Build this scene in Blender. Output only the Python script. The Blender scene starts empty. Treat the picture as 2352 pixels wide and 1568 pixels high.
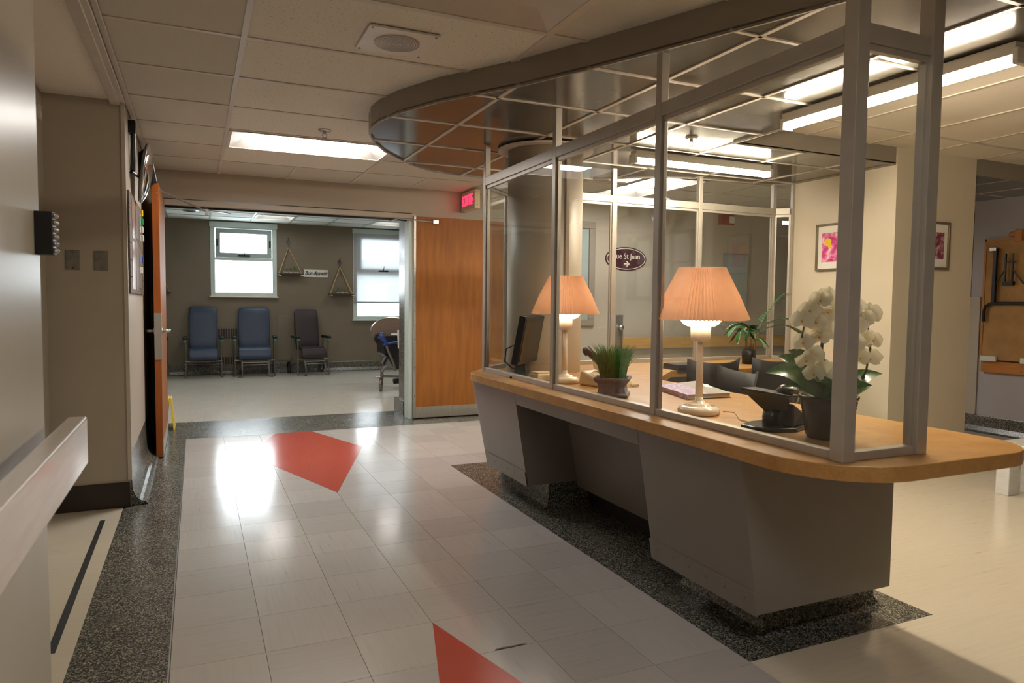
import bpy, math, random
from mathutils import Vector, Matrix
random.seed(7)
S = bpy.context.scene
COL = S.collection
R_ = math.radians

# ------------------------------------------------------------------ camera
EYE = 1.245
CX, CY, FPX = 1176.0, 784.0, 1617.70393
RM = Matrix(((0.91256283, 0.01364297, -0.40870888),
             (-0.40880536, 0.05574619, -0.91091742),
             (0.01035635, 0.99835176, 0.05644921)))
cam = bpy.data.cameras.new('camera')
cam.sensor_width = 36.0; cam.sensor_fit = 'HORIZONTAL'
cam.lens = FPX / 2352 * 36
cam.clip_start = 0.02; cam.clip_end = 200
cam.dof.use_dof = True; cam.dof.focus_distance = 4.2; cam.dof.aperture_fstop = 5.6
camo = bpy.data.objects.new('camera', cam)
camo.matrix_world = Matrix.Translation((0, 0, EYE)) @ RM.to_4x4()
COL.objects.link(camo); S.camera = camo

# ------------------------------------------------------------------ world and exposure
W = bpy.data.worlds.new('overcast_sky'); S.world = W; W.use_nodes = True
bg = W.node_tree.nodes['Background']
bg.inputs[0].default_value = (0.86, 0.94, 1.0, 1); bg.inputs[1].default_value = 9.0
S.view_settings.view_transform = 'Standard'; S.view_settings.look = 'None'
S.view_settings.exposure = 0.42; S.view_settings.gamma = 1.0; S.view_settings.use_curve_mapping = False
S.cycles.use_denoising = True
S.cycles.sample_clamp_indirect = 6.0
S.cycles.max_bounces = 10; S.cycles.diffuse_bounces = 5; S.cycles.glossy_bounces = 5
S.cycles.transparent_max_bounces = 24; S.cycles.caustics_reflective = False; S.cycles.caustics_refractive = False
L_TUBE, L_TROF, L_DIN, L_LAMP = 114.0, 30.0, 13.0, 7.0
WARM = (1.0, 0.84, 0.62); COOL = (1.0, 0.95, 0.90)
def portal(name, c, sx, sz):
    l = bpy.data.lights.new(name, 'AREA'); l.shape = 'RECTANGLE'; l.size = sx; l.size_y = sz
    l.cycles.is_portal = True
    o = bpy.data.objects.new(name, l); o.location = c; o.rotation_euler = (R_(-90), 0, 0); COL.objects.link(o)

# pixel helpers: a pixel gives a direction, the surface it touches gives the distance
def ray(x, y): return RM @ Vector((x - CX, -(y - CY), -FPX))
def at_z(x, y, z=0.0): r = ray(x, y); return r * ((z - EYE) / r.z) + Vector((0, 0, EYE))
def at_y(x, y, Y): r = ray(x, y); return r * (Y / r.y) + Vector((0, 0, EYE))
def at_x(x, y, X): r = ray(x, y); return r * (X / r.x) + Vector((0, 0, EYE))

# ------------------------------------------------------------------ materials
MATS = {}
def lin(h):
    h = h.lstrip('#'); v = [int(h[i:i+2], 16) / 255 for i in (0, 2, 4)]
    return tuple((c / 12.92 if c <= .04045 else ((c + .055) / 1.055) ** 2.4) for c in v)
def newmat(name):
    m = bpy.data.materials.new(name); m.use_nodes = True; MATS[name] = m
    nt = m.node_tree; return m, nt, nt.nodes['Principled BSDF']
def ramp(nt, src, stops):
    r = nt.nodes.new('ShaderNodeValToRGB'); e = r.color_ramp.elements
    while len(e) < len(stops): e.new(0.5)
    for i, (p, c) in enumerate(stops): e[i].position = p; e[i].color = (*c, 1)
    nt.links.new(src, r.inputs[0]); return r.outputs[0]
def coords(nt, scale=(1, 1, 1), rot=(0, 0, 0), kind='Object'):
    t = nt.nodes.new('ShaderNodeTexCoord'); m = nt.nodes.new('ShaderNodeMapping')
    m.inputs['Scale'].default_value = scale; m.inputs['Rotation'].default_value = rot
    nt.links.new(t.outputs[kind], m.inputs[0]); return m.outputs[0]
def noise(nt, vec, scale, detail=3, rough=.5):
    n = nt.nodes.new('ShaderNodeTexNoise'); n.inputs['Scale'].default_value = scale
    n.inputs['Detail'].default_value = detail; n.inputs['Roughness'].default_value = rough
    nt.links.new(vec, n.inputs['Vector']); return n.outputs['Fac']
def bump(nt, bs, src, strength, dist=.01):
    b = nt.nodes.new('ShaderNodeBump'); b.inputs['Strength'].default_value = strength; b.inputs['Distance'].default_value = dist
    nt.links.new(src, b.inputs['Height']); nt.links.new(b.outputs[0], bs.inputs['Normal'])
def mul(c, k): return tuple(min(1, v * k) for v in c)
def mat(name, col, rough=.5, metal=0., var=.08, scale=6., bmp=0., bscale=80., spec=.5, coat=0., stretch=(1, 1, 1), trans=0., sss=0.):
    m, nt, b = newmat(name)
    v = coords(nt, stretch)
    f = noise(nt, v, scale, 4)
    c = ramp(nt, f, [(.3, mul(col, 1 - var)), (.7, mul(col, 1 + var))])
    nt.links.new(c, b.inputs['Base Color'])
    b.inputs['Roughness'].default_value = rough; b.inputs['Metallic'].default_value = metal
    b.inputs['Specular IOR Level'].default_value = spec; b.inputs['Coat Weight'].default_value = coat
    if bmp: bump(nt, b, noise(nt, v, bscale, 2), bmp, .004)
    return m
def emit(name, col, s):
    m, nt, b = newmat(name); nt.nodes.remove(b)
    e = nt.nodes.new('ShaderNodeEmission'); e.inputs[0].default_value = (*col, 1); e.inputs[1].default_value = s
    nt.links.new(e.outputs[0], nt.nodes['Material Output'].inputs[0]); return m

mat('wall_paint', lin('b1a798'), .45, var=.04, scale=2, bmp=.08, bscale=160)
mat('wall_cream', lin('cfc4b0'), .5, var=.03, scale=2, bmp=.1, bscale=140)
mat('wall_lilac', lin('a9a5a8'), .5, var=.03, scale=2, bmp=.08, bscale=140)
mat('wall_dining', lin('786d5c'), .65, var=.05, scale=3, bmp=.1, bscale=140)
mat('wall_semigloss', lin('b5aea2'), .3, var=.04, scale=1.5, bmp=.05, bscale=60)
mat('brown_rubber', lin('2c211c'), .4)
mat('white_trim', lin('c4bcb0'), .45, var=.05)
mat('tee_white', lin('c9c0b4'), .4, var=.04)
mat('ceiling_void', lin('9a9084'), .9)
mat('steel', lin('b9b7b2'), .28, metal=.9, var=.08, scale=20)
mat('brushed_steel', lin('b5b2aa'), .38, metal=.85, var=.12, scale=8, stretch=(30, 1, 1))
mat('plate_steel', lin('86827a'), .4, metal=.7, var=.2, scale=25)
mat('aluminium', lin('b2aca3'), .38, metal=.45, var=.05, scale=10, bmp=.05)
mat('dark_metal', lin('1d1c1c'), .4, metal=.3)
mat('black_plastic', lin('17161a'), .35, var=.15)
mat('black_gloss', lin('0e0d0f'), .24, coat=.1)
mat('chair_plastic', lin('222124'), .6)
mat('desk_paint', lin('7e7770'), .42, var=.05, scale=3, bmp=.06, bscale=200)
mat('desk_void_shade', lin('211e1d'), .7)
mat('fascia', lin('8d8479'), .5, var=.05, scale=4)
mat('beige_plastic', lin('d8c7a2'), .35, var=.05)
mat('cream_ceramic', lin('e6dcc8'), .16, coat=.5, var=.03)
mat('white_plastic', lin('d9d6cf'), .35, var=.04)
mat('white_frame', lin('c3d0cb'), .4, var=.04)
mat('grey_frame', lin('98a6a4'), .4, var=.05)
mat('navy_vinyl', lin('2c3b52'), .42, var=.1, scale=12, bmp=.15, bscale=30)
mat('brown_vinyl', lin('33272a'), .5, var=.1, scale=12, bmp=.1, bscale=30)
mat('chair_tube', lin('75706b'), .35, metal=.6)
mat('green_plastic', lin('1f9a5a'), .4)
mat('blue_paint', lin('23418f'), .3, coat=.3)
mat('red_paint', lin('8c2323'), .35)
mat('yellow_plastic', lin('e6c21a'), .4)
mat('tan_vinyl', lin('7d6a5b'), .5)
mat('rope', lin('b79a6a'), .8)
mat('dark_wood', lin('3a2c22'), .55, var=.2, scale=10, stretch=(1, 8, 8))
mat('paper', lin('e4e1da'), .5, var=.03)
mat('paper_gloss', lin('cfcac2'), .12, var=.1, scale=9, coat=.5)
mat('stone_planter', lin('6a6470'), .8, var=.25, scale=60, bmp=.6, bscale=90)
mat('grass_green', lin('3f7a35'), .5, var=.5, scale=40)
mat('leaf_dark', lin('486a37'), .3, var=.45, scale=25, coat=.2, stretch=(4, 4, 1))
mat('palm_green', lin('3c6a3a'), .4, var=.4, scale=30)
mat('palm_trunk', lin('8a6b45'), .8, var=.3, scale=50)
mat('stem_green', lin('3d4a2c'), .5)
mat('petal', lin('efe8cf'), .55, var=.06, scale=30)
mat('petal_yellow', lin('e0a637'), .5)
mat('frame_bronze', lin('7d705c'), .35, metal=.5)
mat('board_brown', lin('a9814e'), .75, var=.15, scale=7, bmp=.1)
mat('screw', lin('8d8a84'), .4, metal=.8)
mat('glass_edge', lin('1d5a52'), .1)
mat('sign_maroon', lin('42212a'), .4)
mat('sign_cream', lin('e9dfcc'), .5)
mat('socket_peach', lin('ecdcc8'), .35)
mat('wood_white', lin('d6d8da'), .45, var=.06, scale=6, bmp=.5, bscale=14, stretch=(1, 1, 4))
mat('black_rubber', lin('100f10'), .6)
mat('ink', lin('15130f'), .6)
mat('building_pale', lin('b8bcc2'), .8)
mat('building_glass', lin('7c8794'), .2)
emit('tube_light', WARM, L_TUBE)
emit('troffer_light', COOL, L_TROF)
emit('dining_light', (1.0, .97, .92), L_DIN)
emit('bulb_glow', (1.0, .82, .58), L_LAMP)
emit('fill_light_right', (1.0, .88, .72), L_TROF * .25)  # glow of the added lamp right of the desk
emit('fill_light_rear', COOL, L_TROF * .45)  # glow of the added lamp behind the viewer
emit('exit_red', (1.0, .02, .06), 3.0)

def wood(name, c1, c2, rough=.35, scale=3., stretch=(14, 14, 1), coat=.2):
    m, nt, b = newmat(name)
    v = coords(nt, stretch)
    f = noise(nt, v, scale, 5, .6); g = noise(nt, coords(nt), 1.6, 2)
    mx = nt.nodes.new('ShaderNodeMath'); mx.operation = 'MULTIPLY_ADD'; mx.inputs[1].default_value = .6
    nt.links.new(f, mx.inputs[0])
    m2 = nt.nodes.new('ShaderNodeMath'); m2.operation = 'MULTIPLY'; m2.inputs[1].default_value = .4
    nt.links.new(g, m2.inputs[0]); nt.links.new(m2.outputs[0], mx.inputs[2])
    nt.links.new(ramp(nt, mx.outputs[0], [(.32, c1), (.68, c2)]), b.inputs['Base Color'])
    b.inputs['Roughness'].default_value = rough; b.inputs['Coat Weight'].default_value = coat
    bump(nt, b, f, .05, .002); return m
wood('door_wood', lin('7b4611'), lin('a5651d'), .55, 2.5, (9, 9, .8), 0.)
wood('door_edge', lin('8a4614'), lin('a4581e'), .4)
wood('rail_oak', lin('b08443'), lin('c99d58'), .4, 3, (1.2, 16, 16))
wood('rail_worn', lin('c9beb6'), lin('ddd5d1'), .35, 3, (14, 1.2, 14), .4)
wood('ledger_wood', lin('a5641f'), lin('c07c30'), .4, 3, (14, 1.2, 14))
wood('plank_white', lin('c9c6be'), lin('e6e3dc'), .6, 5, (3, 30, 30), 0)
wood('plank_brown', lin('55463a'), lin('7a6856'), .6, 4, (14, 1, 14), 0)

def m_laminate():
    m, nt, b = newmat('counter_laminate')
    v = coords(nt); f = noise(nt, v, 9, 6, .65); g = noise(nt, v, 110, 2)
    mx = nt.nodes.new('ShaderNodeMath'); mx.operation = 'MULTIPLY_ADD'; mx.inputs[1].default_value = .75
    m2 = nt.nodes.new('ShaderNodeMath'); m2.operation = 'MULTIPLY'; m2.inputs[1].default_value = .25
    nt.links.new(f, mx.inputs[0]); nt.links.new(g, m2.inputs[0]); nt.links.new(m2.outputs[0], mx.inputs[2])
    nt.links.new(ramp(nt, mx.outputs[0], [(.3, lin('9b6e3a')), (.52, lin('b0844b')), (.72, lin('c0975d'))]), b.inputs['Base Color'])
    b.inputs['Roughness'].default_value = .33
m_laminate()
def m_tile(name, c, wear=.12):
    m, nt, b = newmat(name)
    oi = nt.nodes.new('ShaderNodeObjectInfo')
    v1 = coords(nt, (1.2, 26, 1)); v2 = coords(nt, (26, 1.2, 1))
    ad = nt.nodes.new('ShaderNodeMix'); ad.data_type = 'VECTOR'
    gt = nt.nodes.new('ShaderNodeMath'); gt.operation = 'GREATER_THAN'; gt.inputs[1].default_value = .5
    nt.links.new(oi.outputs['Random'], gt.inputs[0]); nt.links.new(gt.outputs[0], ad.inputs[0])
    nt.links.new(v1, ad.inputs[4]); nt.links.new(v2, ad.inputs[5])
    off = nt.nodes.new('ShaderNodeVectorMath'); off.operation = 'ADD'
    sc = nt.nodes.new('ShaderNodeVectorMath'); sc.operation = 'SCALE'; sc.inputs['Scale'].default_value = 60
    cb = nt.nodes.new('ShaderNodeCombineXYZ')
    for i in range(3): nt.links.new(oi.outputs['Random'], cb.inputs[i])
    nt.links.new(cb.outputs[0], sc.inputs[0]); nt.links.new(ad.outputs[1], off.inputs[0]); nt.links.new(sc.outputs[0], off.inputs[1])
    f = noise(nt, off.outputs[0], 3.2, 5, .62)
    col = ramp(nt, f, [(.25, mul(c, .55)), (.33, mul(c, .95)), (.5, c), (.75, mul(c, 1.03))])
    hs = nt.nodes.new('ShaderNodeHueSaturation')
    vv = nt.nodes.new('ShaderNodeMapRange'); vv.inputs['To Min'].default_value = .93; vv.inputs['To Max'].default_value = 1.05
    nt.links.new(oi.outputs['Random'], vv.inputs[0]); nt.links.new(vv.outputs[0], hs.inputs['Value'])
    nt.links.new(col, hs.inputs['Color']); nt.links.new(hs.outputs[0], b.inputs['Base Color'])
    w = noise(nt, coords(nt), 5, 3)
    rr = nt.nodes.new('ShaderNodeMapRange'); rr.inputs['To Min'].default_value = .11; rr.inputs['To Max'].default_value = .2
    nt.links.new(w, rr.inputs[0]); nt.links.new(rr.outputs[0], b.inputs['Roughness'])
    bump(nt, b, noise(nt, coords(nt), 7, 2), .035, .01)
m_tile('floor_tile', lin('b9b5b1'))
m_tile('floor_vinyl', lin('d2cab8'))  # tile tone made brighter and warmer to carry the light on the right
m_tile('floor_red', lin('b44f40'))
m_tile('dining_vinyl', lin('cac4b9'))
mat('joint', lin('4b453e'), .7)
def m_terrazzo():
    m, nt, b = newmat('terrazzo')
    v = coords(nt)
    vo = nt.nodes.new('ShaderNodeTexVoronoi'); vo.inputs['Scale'].default_value = 230; nt.links.new(v, vo.inputs['Vector'])
    s = nt.nodes.new('ShaderNodeSeparateColor'); nt.links.new(vo.outputs['Color'], s.inputs[0])
    c = ramp(nt, s.outputs[0], [(.0, lin('242627')), (.45, lin('363838')), (.62, lin('60605a')), (.8, lin('7f7d70')), (1., lin('a5a18f'))])
    nt.links.new(c, b.inputs['Base Color'])
    r = nt.nodes.new('ShaderNodeMapRange'); r.inputs['To Min'].default_value = .16; r.inputs['To Max'].default_value = .34
    nt.links.new(noise(nt, v, 4, 3), r.inputs[0]); nt.links.new(r.outputs[0], b.inputs['Roughness'])
m_terrazzo()
def m_acoustic(name, c, dens, depth):
    m, nt, b = newmat(name)
    oi = nt.nodes.new('ShaderNodeObjectInfo'); v = coords(nt)
    f = noise(nt, v, 75, 2, .6); g = noise(nt, v, 3, 2)
    nt.links.new(ramp(nt, f, [(dens - .03, mul(c, depth)), (dens, c), (.7, mul(c, 1.05))]), b.inputs['Base Color'])
    b.inputs['Roughness'].default_value = .9; b.inputs['Specular IOR Level'].default_value = .1
    bump(nt, b, f, .35, .004)
m_acoustic('acoustic', lin('dcd9cd'), .36, .62)
m_acoustic('acoustic_plain', lin('c6c2b5'), .3, .85)
m_acoustic('acoustic_light', lin('e6dfd2'), .3, .85)  # plain tile again; brightness of the right ceiling put into its colour
m_acoustic('acoustic_white', lin('d3d8d2'), .25, .9)
def m_canopy():
    m, nt, b = newmat('canopy_panel')
    v = coords(nt); f = noise(nt, v, 2.2, 3)
    nt.links.new(ramp(nt, f, [(.3, lin('625e57')), (.7, lin('6c6861'))]), b.inputs['Base Color'])
    b.inputs['Metallic'].default_value = .2
    r = nt.nodes.new('ShaderNodeMapRange'); b.inputs['Specular IOR Level'].default_value = .35; r.inputs['To Min'].default_value = .1; r.inputs['To Max'].default_value = .16
    nt.links.new(noise(nt, v, 6, 2), r.inputs[0]); nt.links.new(r.outputs[0], b.inputs['Roughness'])
m_canopy()
def m_glass(name, tint=(.97, .985, .98), dirt=0.):
    m, nt, b = newmat(name); nt.nodes.remove(b)
    lw = nt.nodes.new('ShaderNodeLayerWeight'); lw.inputs[0].default_value = .5
    p = nt.nodes.new('ShaderNodeMath'); p.operation = 'POWER'; p.inputs[1].default_value = 5
    nt.links.new(lw.outputs['Facing'], p.inputs[0])
    a = nt.nodes.new('ShaderNodeMath'); a.operation = 'MULTIPLY_ADD'; a.inputs[1].default_value = .9; a.inputs[2].default_value = .035
    nt.links.new(p.outputs[0], a.inputs[0])
    t = nt.nodes.new('ShaderNodeBsdfTransparent'); t.inputs[0].default_value = (*tint, 1)
    g = nt.nodes.new('ShaderNodeBsdfGlossy'); g.inputs['Roughness'].default_value = .01; g.inputs[0].default_value = (1, 1, 1, 1)
    mx = nt.nodes.new('ShaderNodeMixShader'); nt.links.new(a.outputs[0], mx.inputs[0])
    nt.links.new(t.outputs[0], mx.inputs[1]); nt.links.new(g.outputs[0], mx.inputs[2])
    nt.links.new(mx.outputs[0], nt.nodes['Material Output'].inputs[0])
m_glass('glass')
def m_translucent(name, c, tr, rough=.6, opacity=1.):
    m, nt, b = newmat(name); nt.nodes.remove(b)
    v = coords(nt); f = noise(nt, v, 30, 2)
    col = ramp(nt, f, [(.3, mul(c, .95)), (.7, c)])
    d = nt.nodes.new('ShaderNodeBsdfDiffuse'); t = nt.nodes.new('ShaderNodeBsdfTranslucent')
    nt.links.new(col, d.inputs[0]); nt.links.new(col, t.inputs[0])
    mx = nt.nodes.new('ShaderNodeMixShader'); mx.inputs[0].default_value = tr
    nt.links.new(d.outputs[0], mx.inputs[1]); nt.links.new(t.outputs[0], mx.inputs[2])
    out = mx.outputs[0]
    if opacity < 1:
        tp = nt.nodes.new('ShaderNodeBsdfTransparent'); m3 = nt.nodes.new('ShaderNodeMixShader'); m3.inputs[0].default_value = opacity
        nt.links.new(tp.outputs[0], m3.inputs[1]); nt.links.new(out, m3.inputs[2]); out = m3.outputs[0]
    nt.links.new(out, nt.nodes['Material Output'].inputs[0])
m_translucent('shade_peach', lin('f2d2b6'), .4)
m_translucent('roller_shade', (.42, .44, .45), .22, opacity=.97)
m_translucent('petal_white', lin('f1ead3'), .25)
m, nt, b = newmat('mirror'); b.inputs['Metallic'].default_value = 1; b.inputs['Roughness'].default_value = .03; b.inputs['Base Color'].default_value = (.85, .86, .86, 1)
m, nt, b = newmat('ledger_cover')
v = coords(nt, (1, 1, 1)); f = noise(nt, v, 45, 5, .7)
nt.links.new(ramp(nt, f, [(.35, lin('6d4a7d')), (.5, lin('9a7aa6')), (.62, lin('c9bccb'))]), b.inputs['Base Color']); b.inputs['Roughness'].default_value = .45
m, nt, b = newmat('blossom_print')
v = coords(nt); f = noise(nt, v, 22, 4, .6)
nt.links.new(ramp(nt, f, [(.3, lin('8c1f63')), (.42, lin('c93b86')), (.55, lin('e58ab0')), (.68, lin('f3d3d8'))]), b.inputs['Base Color']); b.inputs['Roughness'].default_value = .3
m, nt, b = newmat('blue_print')
f = noise(nt, coords(nt), 18, 4, .6)
nt.links.new(ramp(nt, f, [(.35, lin('26304f')), (.5, lin('8a2f4a')), (.65, lin('c9c2c0'))]), b.inputs['Base Color']); b.inputs['Roughness'].default_value = .3

# ------------------------------------------------------------------ mesh building
class MB:
    def __init__(s, T=None): s.v = []; s.f = []; s.mi = []; s.T = T; s.cur = 0
    def add(s, vs, fs):
        o = len(s.v)
        s.v += [tuple(s.T @ Vector(p)) if s.T else tuple(p) for p in vs]
        s.f += [tuple(i + o for i in f) for f in fs]; s.mi += [s.cur] * len(fs); return s
    def box(s, x0, y0, z0, x1, y1, z1):
        return s.add([(x0, y0, z0), (x1, y0, z0), (x1, y1, z0), (x0, y1, z0), (x0, y0, z1), (x1, y0, z1), (x1, y1, z1), (x0, y1, z1)],
                     [(0, 3, 2, 1), (4, 5, 6, 7), (0, 1, 5, 4), (1, 2, 6, 5), (2, 3, 7, 6), (3, 0, 4, 7)])
    def prism(s, poly, z0, z1):
        n = len(poly); a = sum(poly[i][0] * poly[(i + 1) % n][1] - poly[(i + 1) % n][0] * poly[i][1] for i in range(n))
        if a < 0: poly = poly[::-1]
        return s.add([(x, y, z0) for x, y in poly] + [(x, y, z1) for x, y in poly],
                     [tuple(range(n - 1, -1, -1)), tuple(range(n, 2 * n))] + [(i, (i + 1) % n, n + (i + 1) % n, n + i) for i in range(n)])
    def bar(s, p, q, w, h, up=(0, 0, 1)):
        p, q = Vector(p), Vector(q); d = (q - p).normalized(); u = Vector(up)
        if abs(d.dot(u)) > .99: u = Vector((1, 0, 0))
        a = d.cross(u).normalized(); b = a.cross(d).normalized(); a *= w / 2; b *= h / 2
        return s.add([p - a - b, p + a - b, p + a + b, p - a + b, q - a - b, q + a - b, q + a + b, q - a + b],
                     [(0, 3, 2, 1), (4, 5, 6, 7), (0, 1, 5, 4), (1, 2, 6, 5), (2, 3, 7, 6), (3, 0, 4, 7)])
    def tube(s, pts, r, n=8, r2=None):
        pts = [Vector(p) for p in pts]; rings = []; m = len(pts); vs = []
        ref = None
        for i, p in enumerate(pts):
            d = (pts[min(i + 1, m - 1)] - pts[max(i - 1, 0)]).normalized()
            if ref is None: ref = Vector((0, 0, 1)) if abs(d.z) < .9 else Vector((1, 0, 0))
            a = d.cross(ref)
            if a.length < 1e-4: ref = Vector((0, 1, 0)); a = d.cross(ref)
            a.normalize(); b = d.cross(a); ref = a.cross(d)
            rr = r if r2 is None else r + (r2 - r) * i / (m - 1)
            vs += [p + (a * math.cos(t) + b * math.sin(t)) * rr for t in [2 * math.pi * k / n for k in range(n)]]
        fs = [(i * n + k, i * n + (k + 1) % n, (i + 1) * n + (k + 1) % n, (i + 1) * n + k) for i in range(m - 1) for k in range(n)]
        fs += [tuple(range(n - 1, -1, -1)), tuple((m - 1) * n + k for k in range(n))]
        return s.add(vs, fs)
    def lathe(s, prof, c=(0, 0, 0), n=32, cap=True):
        vs = [(c[0] + r * math.cos(2 * math.pi * k / n), c[1] + r * math.sin(2 * math.pi * k / n), c[2] + z) for r, z in prof for k in range(n)]
        m = len(prof)
        fs = [(i * n + k, i * n + (k + 1) % n, (i + 1) * n + (k + 1) % n, (i + 1) * n + k) for i in range(m - 1) for k in range(n)]
        if cap: fs += [tuple(range(n - 1, -1, -1)), tuple((m - 1) * n + k for k in range(n))]
        return s.add(vs, fs)
    def cyl(s, p, q, r, n=16): return s.tube([p, q], r, n)
    def leaf(s, path, widths, up=(0, 0, 1), fold=.25):
        path = [Vector(p) for p in path]; vs = []; m = len(path); up = Vector(up)
        for i, p in enumerate(path):
            d = (path[min(i + 1, m - 1)] - path[max(i - 1, 0)]).normalized()
            a = d.cross(up)
            if a.length < 1e-3: a = Vector((1, 0, 0))
            a.normalize(); nrm = a.cross(d).normalized(); w = widths[i]
            vs += [p - a * w + nrm * w * fold, p, p + a * w + nrm * w * fold]
        fs = []
        for i in range(m - 1):
            for k in (0, 1): fs.append((i * 3 + k, i * 3 + k + 1, i * 3 + 3 + k + 1, i * 3 + 3 + k))
        return s.add(vs, fs)
    def build(s, name, mats, parent=None, smooth=False, bevel=0, off=None, data=None, seg=2):
        me = bpy.data.meshes.new(name)
        off = Vector(off) if off is not None else (parent.location.copy() if parent is not None and parent.get('_world') else Vector((0, 0, 0)))
        me.from_pydata([tuple(Vector(p) - off) for p in s.v], [], s.f)
        if isinstance(mats, str): mats = [mats]
        for x in mats: me.materials.append(MATS[x])
        if len(mats) > 1: me.polygons.foreach_set('material_index', s.mi)
        if smooth: me.polygons.foreach_set('use_smooth', [True] * len(me.polygons))
        me.update(); me.validate()
        o = bpy.data.objects.new(name, me); COL.objects.link(o)
        if parent is not None: o.parent = parent
        if bevel:
            b = o.modifiers.new('bevel', 'BEVEL'); b.width = bevel; b.segments = seg; b.limit_method = 'ANGLE'; b.angle_limit = R_(40)
        if smooth and bevel == 0 and False: pass
        return o
def tag(o, label=None, cat=None, group=None, kind=None):
    if label: o['label'] = label
    if cat: o['category'] = cat
    if group: o['group'] = group
    if kind: o['kind'] = kind
    return o
def thing(name, loc, label, cat, group=None, rz=0., world=True, kind=None):
    o = bpy.data.objects.new(name, None); COL.objects.link(o); o.empty_display_size = .1
    o.location = loc; o.rotation_euler = (0, 0, rz)
    if world: o['_world'] = 1
    return tag(o, label, cat, group, kind)
def struct(o, label=None, cat=None): return tag(o, label, cat, kind='structure')
def dup(root, loc, rz, label):
    r = root.copy(); COL.objects.link(r); r.location = loc; r.rotation_euler = (0, 0, rz); r['label'] = label
    def rec(src, dst):
        for ch in list(src.children):
            c = ch.copy(); COL.objects.link(c); c.parent = dst; rec(ch, c)
    rec(root, r); return r
def text_mesh(name, body, size, M, matn, parent, shear=0., extr=.001, spacing=1., align='CENTER', sx=1., bold=0.):
    cu = bpy.data.curves.new(name, 'FONT'); cu.body = body; cu.size = size; cu.shear = shear; cu.extrude = extr
    cu.align_x = align; cu.align_y = 'CENTER'; cu.space_character = spacing; cu.resolution_u = 3; cu.offset = bold
    t = bpy.data.objects.new(name, cu); COL.objects.link(t)
    bpy.context.view_layer.update()
    me = bpy.data.meshes.new_from_object(t.evaluated_get(bpy.context.evaluated_depsgraph_get()))
    bpy.data.objects.remove(t); me.materials.clear(); me.materials.append(MATS[matn])
    off = parent.location.copy() if parent is not None and parent.get('_world') else Vector((0, 0, 0))
    me.transform(Matrix.Translation(-off) @ M @ Matrix.Diagonal((sx, 1, 1, 1)))
    o = bpy.data.objects.new(name, me); COL.objects.link(o); o.parent = parent; return o
def clip(poly, x0, y0, x1, y1):
    def cut(P, inside, inter):
        out = []
        for i in range(len(P)):
            a, b = P[i - 1], P[i]
            if inside(b):
                if not inside(a): out.append(inter(a, b))
                out.append(b)
            elif inside(a): out.append(inter(a, b))
        return out
    def ix(v): return lambda a, b: (v, a[1] + (b[1] - a[1]) * (v - a[0]) / (b[0] - a[0]))
    def iy(v): return lambda a, b: (a[0] + (b[0] - a[0]) * (v - a[1]) / (b[1] - a[1]), v)
    P = list(poly)
    for ins, it in ((lambda p: p[0] >= x0, ix(x0)), (lambda p: p[0] <= x1, ix(x1)), (lambda p: p[1] >= y0, iy(y0)), (lambda p: p[1] <= y1, iy(y1))):
        if P: P = cut(P, ins, it)
    Q = []
    for p in P:
        if not Q or (abs(p[0] - Q[-1][0]) + abs(p[1] - Q[-1][1])) > 1e-4: Q.append(p)
    if len(Q) > 1 and (abs(Q[0][0] - Q[-1][0]) + abs(Q[0][1] - Q[-1][1])) < 1e-4: Q.pop()
    return Q
def area(P): return abs(sum(P[i - 1][0] * P[i][1] - P[i][0] * P[i - 1][1] for i in range(len(P)))) / 2

# ------------------------------------------------------------------ floor
YB = 7.17          # face of the wall with the double doors
YD = 12.5          # far wall of the dining room
ZC = 2.40          # hall ceiling
fl = struct(MB().box(-1.2, -3.2, -.12, 13.2, 7.75, -.004).box(-3.3, 7.75, -.12, 5.8, 12.7, -.004).build('floor', 'joint'), 'cream vinyl tile floor with terrazzo borders and red diamonds', 'floor')
def inlay(name, polys, m, z=0.0, **k):
    b = MB()
    for P in polys: b.prism(P, -.004, z)
    return b.build(name, m, fl, **k)
def rect(x0, y0, x1, y1): return [(x0, y0), (x1, y0), (x1, y1), (x0, y1)]
PADX0, PADX1, PADY0, PADY1, BAND = 1.746, 2.70, 1.835, 5.014, 6.81
inlay('terrazzo_border', [rect(-.41, -3.2, -.1, BAND)], 'terrazzo')
inlay('terrazzo_band', [rect(-.41, BAND, 3.4, 7.75)], 'terrazzo')
inlay('terrazzo_pad', [rect(PADX0, PADY0, PADX1, PADY1)], 'terrazzo')
inlay('vinyl_sheet', [rect(PADX1, -3.2, 13.2, BAND), rect(3.4, BAND, 13.2, 7.75), rect(-.1, -3.2, PADX1, 1.33), rect(PADX0, 1.33, PADX1, PADY0)], 'floor_vinyl')
inlay('vinyl_sheet', [rect(-1.2, -3.2, -.41, 4.72)], 'floor_vinyl')
inlay('vinyl_sheet', [rect(-3.3, 7.75, 5.8, 12.7)], 'dining_vinyl')
inlay('metal_edge_strip', [rect(-.103, -3.2, -.098, BAND)], 'steel', .0012)
inlay('metal_edge_strip', [rect(-.41, BAND - .002, 3.4, BAND + .002)], 'steel', .001)
TX, TY, TS = -.0965, 2.56, .3062
rows = [1.33] + [TY + TS * n for n in range(-3, 14)] + [BAND]
tile_me = {}
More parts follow.
